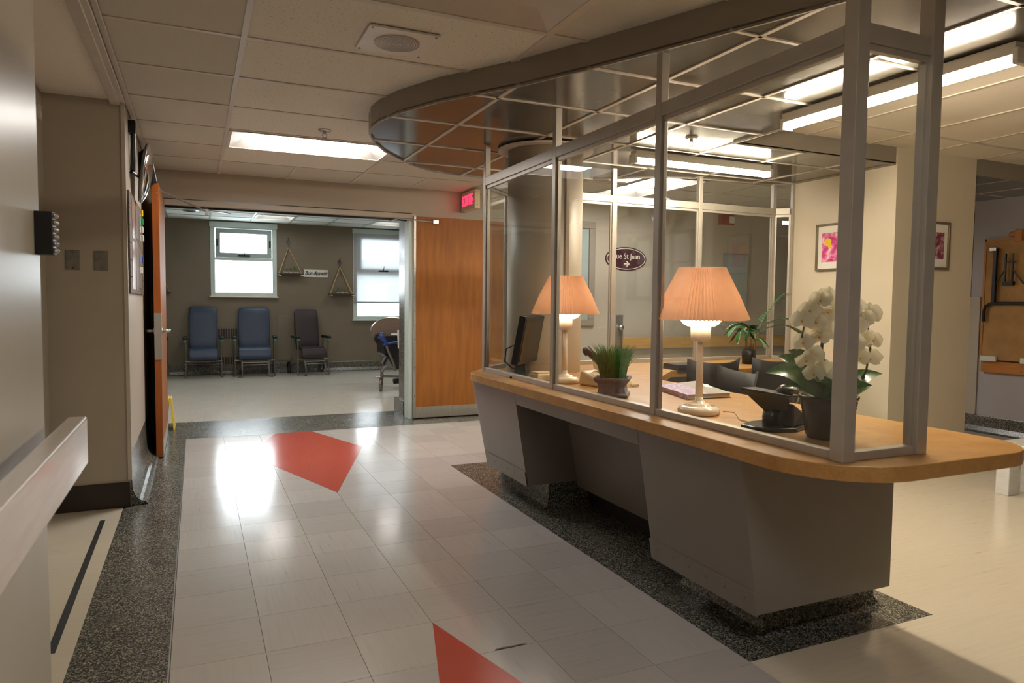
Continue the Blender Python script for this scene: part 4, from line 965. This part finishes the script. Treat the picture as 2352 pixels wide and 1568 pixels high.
MB().box(a.x, YB - .07, c.z, c.x, YB, a.z).build('housing', 'red_paint', fa, bevel=.008)
MB().box(c.x - .09, YB - .085, c.z + .02, c.x - .012, YB - .068, a.z - .02).build('strobe', 'white_plastic', fa, bevel=.004)
iw = struct(thing('window_3', (4.1, YB, 1.5), 'interior window in a grey frame behind the column', 'window'))
MB().box(3.42, YB - .03, .97, 4.26, YB, 1.05).box(3.42, YB - .03, 2.10, 4.26, YB, 2.18).box(4.18, YB - .03, 1.05, 4.26, YB, 2.10).box(3.42, YB - .03, 1.05, 3.50, YB, 2.10).build('frame', 'fascia', iw, bevel=.006)
MB().box(3.50, YB - .008, 1.05, 4.18, YB - .002, 2.10).build('pane', 'grey_frame', iw)
d3 = struct(thing('door_3', (4.62, YB, 0), 'painted door with a knob behind the glass desk', 'door'))
MB().box(3.86 + .62, YB - .006, 0, 4.70, YB, 2.08).build('edge_trim', 'wall_paint', d3)
MB().box(4.565, YB - .016, .64, 4.665, YB - .004, 1.10).build('push_plate', 'brushed_steel', d3)
MB(Matrix.Translation((4.615, YB - .016, .95)) @ RX).lathe([(.02, 0), (.018, .02), (.03, .035), (.034, .05), (.028, .062), (.001, .066)], (0, 0, 0), 20).build('knob', 'steel', d3, smooth=True)
bn = thing('bulletin_panel', (6.36, YB, 1.6), 'grey framed bulletin panel on the wall behind the desk', 'bulletin board')
MB().box(6.17, YB - .02, 1.05, 6.55, YB, 1.88).build('panel', 'grey_frame', bn)
MB().box(6.16, YB - .026, 1.04, 6.56, YB, 1.05).box(6.16, YB - .026, 1.88, 6.56, YB, 1.89).box(6.16, YB - .026, 1.05, 6.17, YB, 1.88).box(6.55, YB - .026, 1.05, 6.56, YB, 1.88).build('frame', 'fascia', bn)
d4 = struct(thing('door_4', (10.8, YB, 0), 'distant painted door at the end of the side corridor', 'door'))
MB().box(10.2, YB - .04, 0, 11.2, YB, 2.1).build('leaf', 'wall_paint', d4)
MB().box(10.1, YB - .06, 0, 10.2, YB, 2.16).box(11.2, YB - .06, 0, 11.3, YB, 2.16).box(10.2, YB - .06, 2.1, 11.2, YB, 2.16).build('frame', 'fascia', d4)
fe = tag(MB().box(10.25, YB - .05, .15, 10.55, YB - .04, .32).build('red_notice', 'red_paint'), 'small red notice low on the distant door', 'notice')
# ------------------------------------------------------------------ folded table on the lilac wall
XR = 7.1
tb = thing('folding_table', (XR, 4.2, .72), 'wall hung folding table turned up, its brown underside and black legs showing', 'folding table')
MB().box(XR - .045, 3.1, .73, XR - .02, 4.43, 1.89).build('top', 'board_brown', tb)
MB().box(XR - .05, 4.42, .73, XR - .015, 4.44, 1.895).box(XR - .05, 3.1, 1.88, XR - .015, 4.44, 1.9).build('edging', 'ledger_wood', tb)
xx = XR - .075
MB().tube([(xx, 4.40, 1.10), (xx, 4.40, 1.2), (xx, 4.385, 1.25), (xx, 4.34, 1.275), (xx, 4.2, 1.278), (xx, 3.4, 1.278)], .015, 8).build('leg_frame', 'black_plastic', tb)
MB().bar((xx, 4.315, 1.28), (xx, 4.315, 1.80), .03, .03).build('leg', 'black_plastic', tb)
MB().bar((xx, 4.22, 1.46), (xx, 4.22, 1.75), .014, .014).bar((xx, 4.155, 1.46), (xx, 4.155, 1.75), .014, .014).bar((xx, 4.13, 1.67), (xx, 4.22, 1.67), .014, .014).box(xx - .02, 4.14, 1.45, xx + .02, 4.235, 1.485).build('latch_frame', 'black_plastic', tb)
MB().bar((xx, 4.31, 1.46), (xx, 4.22, 1.6), .01, .01).bar((xx, 4.155, 1.6), (xx, 4.05, 1.46), .01, .01).build('brace', 'black_plastic', tb)
MB().box(XR - .1, 4.3, 1.78, XR - .05, 4.36, 1.81).build('foot_cap', 'steel', tb)
for y in (4.27, 3.9): MB().box(XR - .075, y, .715, XR - .045, y + .15, .765).build('hinge', 'white_plastic', tb, bevel=.003)
lg = MB().box(XR - .04, 3.1, .605, XR, 4.43, .715).build('ledger_board', 'ledger_wood', tb, bevel=.003)
for i in range(6):
    for z in (.635, .685): MB().cyl((XR - .041, 4.39 - .17 * i, z), (XR - .044, 4.39 - .17 * i, z), .008, 8).build('bolt', 'screw', lg, off=tb.location)
MB().box(XR - .07, 4.09, 1.86, XR, 4.16, 1.97).box(XR - .05, 4.06, 1.91, XR, 4.22, 1.955).build('turn_button', 'ledger_wood', tb, bevel=.01)
# white textured legs of a bench standing at the right
be = thing('white_bench', (5.1, 2.85, 0), 'white bench with square wood grained legs at the right edge', 'bench')
for x, y in ((4.86, 2.83), (5.06, 2.79), (5.75, 2.83), (5.75, 2.6)): MB().box(x, y, 0, x + .105, y + .085, .325).build('leg', 'wood_white', be, bevel=.004)
MB().box(4.84, 2.57, .325, 5.88, 2.93, .35).build('seat', 'wood_white', be, bevel=.006)
# ------------------------------------------------------------------ dining room shell
def c3(x, y, Y=None): return at_y(340 + x * .3444, 420 + y * .3444, Y or YD)
a, c = c3(412, 254), c3(860, 758); w1 = (a.x, c.x, c.z, a.z)            # window 1: x0,x1,z0,z1
a2 = c3(1366, 308); w2 = (a2.x, a2.x + 1.08, c3(1365, 910).z, w1[3])
DZC = w1[3] + .015
b = MB(); yb0, yb1 = YD, YD + .2
b.box(-3.3, yb0, 0, w1[0], yb1, 2.8).box(w1[0], yb0, 0, w1[1], yb1, w1[2]).box(w1[0], yb0, w1[3], w1[1], yb1, 2.8).box(w1[1], yb0, 0, w2[0], yb1, 2.8).box(w2[0], yb0, 0, w2[1], yb1, w2[2]).box(w2[0], yb0, w2[3], w2[1], yb1, 2.8).box(w2[1], yb0, 0, 5.8, yb1, 2.8)
wf = struct(b.build('wall_far', 'wall_dining'), 'olive brown far wall of the dining room with two windows', 'wall')
struct(MB().box(-3.3, 7.65, 0, -3.1, 12.5, 2.8).build('wall_dining_left', 'wall_dining'), 'left wall of the dining room', 'wall')
struct(MB().box(5.6, 7.65, 0, 5.8, 12.5, 2.8).build('wall_dining_right', 'wall_dining'), 'right wall of the dining room', 'wall')
struct(MB().box(-3.3, 7.64, 0, -1.2, 7.66, 2.8).box(-1.2, 7.62, 2.5, 5.8, 7.66, 2.8).build('wall_dining_front', 'wall_dining'), 'dining room side of the doorway wall', 'wall')
bb = MB(); prof = [(YD, .17), (YD - .008, .16), (YD - .012, .06), (YD - .03, .015), (YD - .06, 0), (YD, 0)]; n = len(prof)
bb.add([(-3.1, y, z) for y, z in prof] + [(5.6, y, z) for y, z in prof], [tuple(range(n)), tuple(range(2 * n - 1, n - 1, -1))] + [(i, n + i, n + (i + 1) % n, (i + 1) % n) for i in range(n)])
struct(bb.build('baseboard_far', 'terrazzo'), 'grey green terrazzo cove below the dining room wall', 'baseboard')
dc = struct(MB().box(-3.3, 7.6, DZC + .09, 5.8, 12.7, DZC + .18).build('ceiling_dining', 'acoustic_white'), 'white tile ceiling of the dining room', 'ceiling')
for i in range(-3, 7):
    for j in range(5):
        x0, y0 = .22 + .61 * i, YD - .61 * (j + 1)
        if (i, j) in ((1, 1), (4, 1)): continue
        ceil_tile(x0, y0, x0 + .61, y0 + .61, 'acoustic_white', DZC, dc)
for i in range(-3, 8): MB().box(.22 + .61 * i - .012, YD - 3.05, DZC, .22 + .61 * i + .012, YD, DZC + .007).build('ceiling_tee', 'grey_frame', dc)
for j in range(5): MB().box(-1.7, YD - .61 * (j + 1) - .012, DZC, 5, YD - .61 * (j + 1) + .012, DZC + .007).build('ceiling_tee', 'grey_frame', dc)
troffer(.85, YD - 1.2, 1.42, YD - .63, DZC - .001, True, 'small square lit light in the dining room ceiling', 'dining_light')
troffer(2.68, YD - 1.2, 3.25, YD - .63, DZC - .001, True, 'lit light in the dining room ceiling near the right window', 'dining_light')
troffer(.22, 8.0, 1.44, 8.61, DZC - .001, True, 'added unseen dining room fill light just inside the doorway', 'dining_light')  # out-of-view lamp added to brighten the dining floor
troffer(2.66, 9.0, 3.88, 9.61, DZC - .001, True, 'added unseen dining room fill light right of the doorway', 'dining_light')  # second unseen lamp added for dining room brightness
troffer(-1.61, 9.0, -.39, 9.61, DZC - .001, True, 'added unseen dining room fill light left of the doorway', 'dining_light')  # third unseen lamp added for dining room brightness
dr = thing('ceiling_diffuser', (-.1, 11.4, DZC), 'small round ceiling vent in the dining room', 'vent')
MB().lathe([(.02, -.012), (.09, -.012), (.12, -.002), (.12, .003), (.02, .003)], (-.05, 11.3, DZC), 28).build('ring', 'steel', dr)
MB().lathe([(.001, -.016), (.06, -.013), (.001, -.012)], (-.05, 11.3, DZC), 20, cap=False).build('cone', 'dark_metal', dr)
# ------------------------------------------------------------------ dining windows
def window(n_, w, label, shade):
    x0, x1, z0, z1 = w; t = struct(thing('window_%d' % n_, ((x0 + x1) / 2, YD, z0), label, 'window'))
    fwid = .07; y0, y1 = YD - .012, YD + .12
    MB().box(x0, y0, z0, x0 + fwid, y1, z1).box(x1 - fwid, y0, z0, x1, y1, z1).box(x0 + fwid, y0, z0, x1 - fwid, y1, z0 + .06).box(x0 + fwid, y0, z1 - .1, x1 - fwid, y1, z1).build('frame', 'white_frame', t, bevel=.004)
    MB().box(x0 - .012, YD - .03, z1 - .085, x1 + .012, YD + .01, z1).build('valance', 'white_frame', t, bevel=.003)
    zm = z0 + (z1 - z0) * .50
    MB().box(x0 + fwid, YD + .02, zm - .02, x1 - fwid, YD + .10, zm + .03).build('transom', 'white_frame', t, bevel=.003)
    sx0, sx1, sz0, sz1 = x0 + fwid + .008, x1 - fwid - .008, zm + .032, z1 - .105; k = .075
    sash = MB().box(sx0, YD + .0, sz0, sx1, YD + .06, sz0 + k).box(sx0, YD, sz1 - k, sx1, YD + .06, sz1).box(sx0, YD, sz0 + k, sx0 + k, YD + .06, sz1 - k).box(sx1 - k, YD, sz0 + k, sx1, YD + .06, sz1 - k).build('sash', 'grey_frame', t, bevel=.004)
    MB().box((sx0 + sx1) / 2 - .09, YD - .02, sz0 + .02, (sx0 + sx1) / 2 + .09, YD + .002, sz0 + .045).tube([((sx0 + sx1) / 2, YD - .02, sz0 + .03), ((sx0 + sx1) / 2 + .01, YD - .03, sz0 + .12)], .006, 6).build('crank', 'dark_metal', sash, off=t.location)
    for sx in (sx0 + .03, sx1 - .03): MB().box(sx - .012, YD - .014, (sz0 + sz1) / 2 - .06, sx + .012, YD + .002, (sz0 + sz1) / 2 + .06).build('latch', 'dark_metal', sash, off=t.location, bevel=.004)
    MB().add([(sx0 + k, YD + .03, sz0 + k), (sx1 - k, YD + .03, sz0 + k), (sx1 - k, YD + .03, sz1 - k), (sx0 + k, YD + .03, sz1 - k)], [(0, 1, 2, 3)]).build('pane', 'glass', t)
    MB().add([(x0 + fwid, YD + .06, z0 + .06), (x1 - fwid, YD + .06, z0 + .06), (x1 - fwid, YD + .06, zm - .02), (x0 + fwid, YD + .06, zm - .02)], [(0, 1, 2, 3)]).build('pane', 'glass', t)
    MB().box(x0 - .02, YD - .05, z0 - .022, x1 + .02, YD + .02, z0).build('sill', 'sign_cream' if n_ == 1 else 'white_frame', t, bevel=.003)
    if shade:
        zs = z0 + (z1 - z0) * .19
        MB().add([(x0 + .012, YD - .02, zs), (x1 - .012, YD - .02, zs), (x1 - .012, YD - .02, z1 - .08), (x0 + .012, YD - .02, z1 - .08)], [(0, 1, 2, 3)]).build('roller_shade', 'roller_shade', t)
        MB().box(x0 + .01, YD - .027, zs - .012, x1 - .01, YD - .013, zs + .012).build('hem_bar', 'grey_frame', t)
window(1, w1, 'dining room window with a grey hopper sash above a fixed pane', False)
window(2, w2, 'right dining room window with a half drawn translucent roller shade', True)
portal('window_portal', ((w1[0] + w1[1]) / 2, YD + .16, (w1[2] + w1[3]) / 2), w1[1] - w1[0] - .1, w1[3] - w1[2] - .1)
portal('window_portal', ((w2[0] + w2[1]) / 2, YD + .16, (w2[2] + w2[3]) / 2), w2[1] - w2[0] - .1, w2[3] - w2[2] - .1)
bld = thing('building', (14, 40, -3), 'pale building outside the right dining room window', 'building')
MB().box(9, 38, -4, 16, 46, 3.6).build('wall', 'building_pale', bld)
MB().box(13.5, 37.8, 3.6, 16.2, 46, 6.2).build('tower', 'building_pale', bld)
for i in range(4): MB().box(9.6 + i * 1.5, 37.95, .4, 10.5 + i * 1.5, 38.0, 2.0).build('window', 'building_glass', bld)
# ------------------------------------------------------------------ wall shelves, sign
def rope_shelf(px, pyt, pyr, xl, xr, pyb, txt, label, flip):
    top = c3(px, pyt); knot = c3(px, pyr); L_, R2 = c3(xl, pyb), c3(xr, pyb); y = YD
    t = thing('rope_shelf', ((L_.x + R2.x) / 2, y, L_.z), label, 'shelf', 'triangular rope shelves')
    o = MB()
    for k in range(3):
        a0 = 2 * math.pi * k / 3 + math.pi / 2; o.tube([(knot.x + .03 * math.cos(a0 + j * .7) , y - .012, (top.z + knot.z) / 2 + .012 + .03 * math.sin(a0 + j * .7)) for j in range(6)], .005, 5)
    o.tube([(knot.x, y - .012, knot.z - .01), (knot.x, y - .012, top.z)], .006, 6).lathe([(.001, -.012), (.012, 0), (.001, .012)], (knot.x, y - .014, top.z), 8).build('hook', 'chair_tube', t)
    zs = L_.z
    for s, q in ((-1, L_), (1, R2)):
        for yy in (y - .02, y - .115):
            MB().tube([(knot.x, y - .02, knot.z), (q.x - s * .02, yy, zs)], .0055, 6).build('rope', 'rope', t)
        MB().tube([(q.x - s * .02, y - .115, zs - .012), (q.x - s * .02 - .02, y - .12, zs - .022), (q.x - s * .02 + .03, y - .125, zs - .035)], .007, 6).build('rope_end', 'sign_cream', t)
    MB().box(L_.x, y - .13, zs - .016, R2.x, y - .005, zs).build('board', 'dark_wood', t, bevel=.002)
    cxm = (L_.x + R2.x) / 2
    bx = thing('herb_box', (cxm, y - .07, zs), 'tiny wooden herb box lettered %s on the %s rope shelf' % (txt, 'lower right' if flip else 'upper'), 'planter box', 'herb boxes on the rope shelves')
    MB().box(cxm - .085, y - .11, zs, cxm + .095, y - .03, zs + .05).build('box', 'plank_brown', bx, bevel=.002)
    text_mesh('lettering', txt, .032, Matrix.Translation((cxm + .005, y - .1115, zs + .022)) @ RX, 'paper', bx, shear=.3, extr=.0004)
    rnd = random.Random(int(px))
    for k in range(3):
        xk = cxm - .055 + .06 * k; tall = (k == 2) != flip if k != 1 else False
        g = MB()
        for i in range(26):
            a = rnd.uniform(0, 6.28); h = rnd.uniform(.02, .075 if tall else .03); r = rnd.uniform(.004, .02)
            g.leaf([(xk, y - .07, zs + .045), (xk + r * .5 * math.cos(a), y - .07 + r * .5 * math.sin(a), zs + .05 + h * .6), (xk + r * math.cos(a), y - .07 + r * math.sin(a), zs + .05 + h)], [.003, .006, .001])
        g.build('sprig', 'grass_green', bx)
rope_shelf(935, 370, 432, 862, 1028, 603, 'Home Sweet Home', 'triangular rope shelf between the left window and the Bon Appetit sign', False)
rope_shelf(1278, 508, 560, 1203, 1364, 738, 'Live Laugh Love', 'triangular rope shelf between the Bon Appetit sign and the right window', True)
q = c3(152, 725)
t = thing('rope_shelf', (q.x, YD, q.z), 'rope shelf mostly hidden behind the left door leaf', 'shelf', 'triangular rope shelves')
MB().box(q.x - .4, YD - .13, q.z - .016, q.x, YD - .005, q.z).build('board', 'dark_wood', t)
MB().tube([(q.x - .2, YD - .02, q.z + .44), (q.x - .02, YD - .02, q.z)], .0055, 6).tube([(q.x - .2, YD - .02, q.z + .44), (q.x - .38, YD - .02, q.z)], .0055, 6).build('rope', 'rope', t)
a, c = c3(1040, 576), c3(1198, 630)
bs = thing('wall_sign', ((a.x + c.x) / 2, YD, a.z), 'white plank sign reading Bon Appetit in script', 'sign')
hh = (a.z - c.z) / 3
for k in range(3): MB().box(a.x, YD - .018, c.z + hh * k, c.x, YD - .001, c.z + hh * (k + 1) - .002).build('plank', 'plank_white', bs, bevel=.001)
text_mesh('lettering', 'Bon Appetit', .088, Matrix.Translation(((a.x + c.x) / 2, YD - .0195, (a.z + c.z) / 2)) @ RX, 'ink', bs, shear=.35, extr=.0005, sx=.86, bold=.0022)
# access panel and convector grilles on the far wall
for (x0, x1, y0, y1, lab, cnt) in ((465, 612, 972, 1036, 'upper convector grille between the navy chairs', 9), (415, 620, 1162, 1232, 'lower convector grille between the navy chairs', 11), (1548, 1580, 1140, 1200, 'small dark wall vent behind the wheelchair', 3)):
    a, c = c3(x0, y0), c3(x1, y1)
    t = thing('wall_grille', ((a.x + c.x) / 2, YD, c.z), lab, 'grille')
    MB().box(a.x, YD - .006, c.z, c.x, YD, a.z).build('opening', 'brown_rubber', t)
    for k in range(cnt + 1):
        x = a.x + (c.x - a.x) * k / cnt; MB().box(x - .006, YD - .014, c.z, x + .006, YD - .004, a.z).build('slat', 'wall_dining', t)
    MB().box(a.x - .02, YD - .012, a.z, c.x + .02, YD, a.z + .015).build('top_trim', 'wall_dining', t)
for x0, x1, y0, y1, lab in ((862, 975, 880, 1180, 'flush painted access panel behind the brown chair'), (1525, 1590, 960, 1205, 'flush painted access panel behind the wheelchair')):
    a, c = c3(x0, y0), c3(x1, y1)
    t = tag(MB().box(a.x, YD - .008, c.z, c.x, YD, a.z).build('access_panel', 'wall_dining', bevel=.002), lab, 'panel')
# ------------------------------------------------------------------ patient chairs
def patient_chair(loc, rz, label, vinyl, w, hb, style):
    t = thing('patient_chair', loc, label, 'chair', 'high back patient chairs along the dining room wall', rz=rz, world=False)
    # sitter faces -y; front feet near y=-.3
    def pad(name, rows_, th):
        b = MB(); nx = 7; vs = []
        for (ww, y, z, bul) in rows_:
            for i in range(nx):
                u = -1 + 2 * i / (nx - 1); vs.append((u * ww, y - bul * (1 - u * u), z))
        b.add(vs, [(j * nx + i, j * nx + i + 1, (j + 1) * nx + i + 1, (j + 1) * nx + i) for j in range(len(rows_) - 1) for i in range(nx - 1)])
        o = b.build(name, vinyl, t, smooth=True); s = o.modifiers.new('solid', 'SOLIDIFY'); s.thickness = th; s.offset = 0
        v = o.modifiers.new('bev', 'BEVEL'); v.width = th * .3; v.segments = 3
    pad('backrest', [(w * .96, .02, .44, .0), (w, .05, .55, .012), (w, .085, .75, .005), (w * .99, .12, .92, .015), (w * .97, .15, hb - .03, .02), (w * .9, .165, hb, .01)], .075)
    pad('seat', [(w * .98, .04, .43, 0), (w * 1.02, -.2, .44, 0), (w * 1.02, -.32, .42, 0), (w * 1.02, -.345, .33, 0), (w * 1.0, -.33, .29, 0)], .06)
    aw = w + .06
    for s in (-1, 1):
        MB().box(s * aw - .032, -.34, .60, s * aw + .032, .02, .645).build('armrest', 'black_plastic', t, bevel=.014)
        MB().box(s * aw - .02, -.35, .575, s * aw + .02, -.30, .60).build('lever', 'green_plastic', t, bevel=.005)
        MB().tube([(s * aw, -.29, .60), (s * (aw - .012), -.27, .45), (s * (aw - .012), -.27, .25), (s * aw, -.30, 0.0)], .013, 8).build('leg', 'chair_tube', t)
        MB().tube([(s * aw, .0, .60), (s * aw, .06, .3), (s * aw, .16, 0.0)], .013, 8).build('leg', 'chair_tube', t)
        MB().tube([(s * aw, -.28, .22), (s * aw, .12, .14)], .011, 8).build('side_rail', 'chair_tube', t)
        if style: MB().tube([(s * w * .82, -.34, .26), (s * w * .82, -.42, .12), (s * w * .82, -.43, .012), (s * w * 1.05, -.47, .008)], .014, 8).build('footrest_leg', 'chair_tube', t)
        if style == 2: MB().lathe([(.085, -.012), (.10, -.012), (.10, .012), (.085, .012), (.085, -.012)], (0, 0, 0), 24, cap=False).build('wheel', 'black_rubber', t); t.children[-1].location = (s * (aw + .02), .14, .1); t.children[-1].rotation_euler = (0, R_(90), 0)
    MB().tube([(-aw, -.28, .26), (aw, -.28, .26)], .012, 8).build('front_bar', 'chair_tube', t)
    if style: MB().tube([(-w * .8, -.36, .23), (w * .8, -.36, .23)], .011, 8).tube([(-w * .8, -.36, .19), (w * .8, -.36, .19)], .008, 8).build('footrest_bar', 'chair_tube', t)
    else: MB().tube([(-aw, .12, .14), (aw, .12, .14)], .011, 8).tube([(-aw, -.1, .2), (aw, -.1, .2)], .01, 8).build('rear_bar', 'chair_tube', t)
    return t
patient_chair((.10, 12.30, 0), 0, 'navy high back patient chair with a worn curved top, left of the grille', 'navy_vinyl', .205, 1.10, 0)
patient_chair((.87, 12.32, 0), R_(-2), 'wider navy high back patient chair right of the grille', 'navy_vinyl', .245, 1.08, 1)
patient_chair((1.72, 12.26, 0), R_(9), 'dark brown high back patient chair turned slightly aside', 'brown_vinyl', .20, 1.06, 2)
patient_chair((-.70, 12.22, 0), 0, 'dark patient chair mostly hidden behind the left door leaf', 'brown_vinyl', .21, 1.08, 0)
# ------------------------------------------------------------------ wheelchair at the right of the doorway
wc = thing('wheelchair', (2.6, 9.65, 0), 'blue and black wheelchair with a tan back, half hidden by the right door jamb', 'wheelchair')
k = lambda x, y, Y: at_y(820 + x * .1659, 720 + y * .1659, Y - .35)
def poly3(L_): return [k(*p) for p in L_]
MB().tube(poly3([(285, 400, 9.9), (255, 350, 9.9), (262, 300, 9.9), (320, 280, 9.9)]), .026, 8).build('push_grip', 'black_rubber', wc, smooth=True)
MB().tube(poly3([(300, 285, 9.9), (350, 330, 9.9), (400, 400, 9.9), (370, 440, 9.9)]), .028, 8).tube(poly3([(345, 260, 9.9), (340, 330, 9.9), (420, 420, 9.9), (520, 400, 9.9), (600, 400, 9.9)]), .018, 8).build('side_frame', 'blue_paint', wc, smooth=True)
b = MB(); f = poly3([(330, 330, 9.95), (400, 295, 9.95), (620, 300, 9.95), (700, 330, 9.95), (700, 780, 9.95), (520, 770, 9.95), (420, 600, 9.95), (360, 560, 9.95), (355, 470, 9.95)]); n = len(f)
b.add(f + [p + Vector((0, .35, 0)) for p in f], [tuple(range(n)), tuple(range(2 * n - 1, n - 1, -1))] + [(i, n + i, n + (i + 1) % n, (i + 1) % n) for i in range(n)]).build('seat_bag', 'black_plastic', wc, bevel=.02)
e0, e1 = k(460, 250, 10.4), k(460, 140, 10.4)
b = ell(k(480, 240, 10.4).x, k(480, 240, 10.4).z, .30, .19, 10.03, 10.07).build('backrest', 'tan_vinyl', wc)
cx, cz = k(480, 240, 10.4).x, k(480, 240, 10.4).z
MB().tube([(cx + .305 * math.cos(R_(a)), 10.05, cz + .195 * math.sin(R_(a))) for a in range(0, 181, 10)], .012, 6).build('back_hoop', 'steel', wc)
MB().tube(poly3([(405, 440, 9.9), (450, 560, 9.9), (510, 690, 9.9), (530, 790, 9.9)]), .018, 8).build('seat_tube', 'chair_tube', wc)
MB().tube(poly3([(345, 900, 9.85), (345, 800, 9.85), (370, 755, 9.85), (420, 725, 9.85)]), .022, 8).tube(poly3([(360, 865, 9.85), (640, 872, 9.85)]), .016, 8).build('front_frame', 'chair_tube', wc)
b = MB(); f = poly3([(350, 690, 9.88), (405, 595, 9.88), (450, 600, 9.88), (380, 720, 9.88)])
b.add(f + [p + Vector((0, .08, 0)) for p in f], [(0, 1, 2, 3), (7, 6, 5, 4), (0, 4, 5, 1), (1, 5, 6, 2), (2, 6, 7, 3), (3, 7, 4, 0)]).build('footrest', 'black_plastic', wc, bevel=.01)
p = k(330, 985, 9.85); rw_ = p.z
MB(Matrix.Translation((p.x, 9.5, rw_)) @ Matrix.Rotation(R_(70), 4, 'Z') @ RX).lathe([(.03, -.018), (rw_ * .9, -.02), (rw_, -.01), (rw_, .01), (rw_ * .9, .02), (.03, .018)], (0, 0, 0), 24).build('caster', 'chair_tube', wc, smooth=True)
MB().bar(k(345, 890, 9.85), k(335, 985, 9.85), .03, .03).build('fork', 'chair_tube', wc)
MB().box(p.x - .07, 9.47, rw_ * 2.05, p.x + .02, 9.53, rw_ * 2.05 + .015).build('brake', 'red_paint', wc)
MB().tube(poly3([(590, 330, 9.8), (592, 1180, 9.8)]), .008, 6).build('pole', 'steel', wc)
MB().tube(poly3([(470, 288, 9.85), (600, 288, 9.85)]), .014, 6).tube(poly3([(585, 230, 9.8), (595, 480, 9.8)]), .03, 8).build('arm_pad', 'white_plastic', wc)
MB().tube(poly3([(505, 940, 10.2), (560, 930, 10.2), (620, 940, 10.2)]), .04, 8).build('rear_wheel', 'black_rubber', wc)
for o in list(COL.objects):
    if '_world' in o: del o['_world']
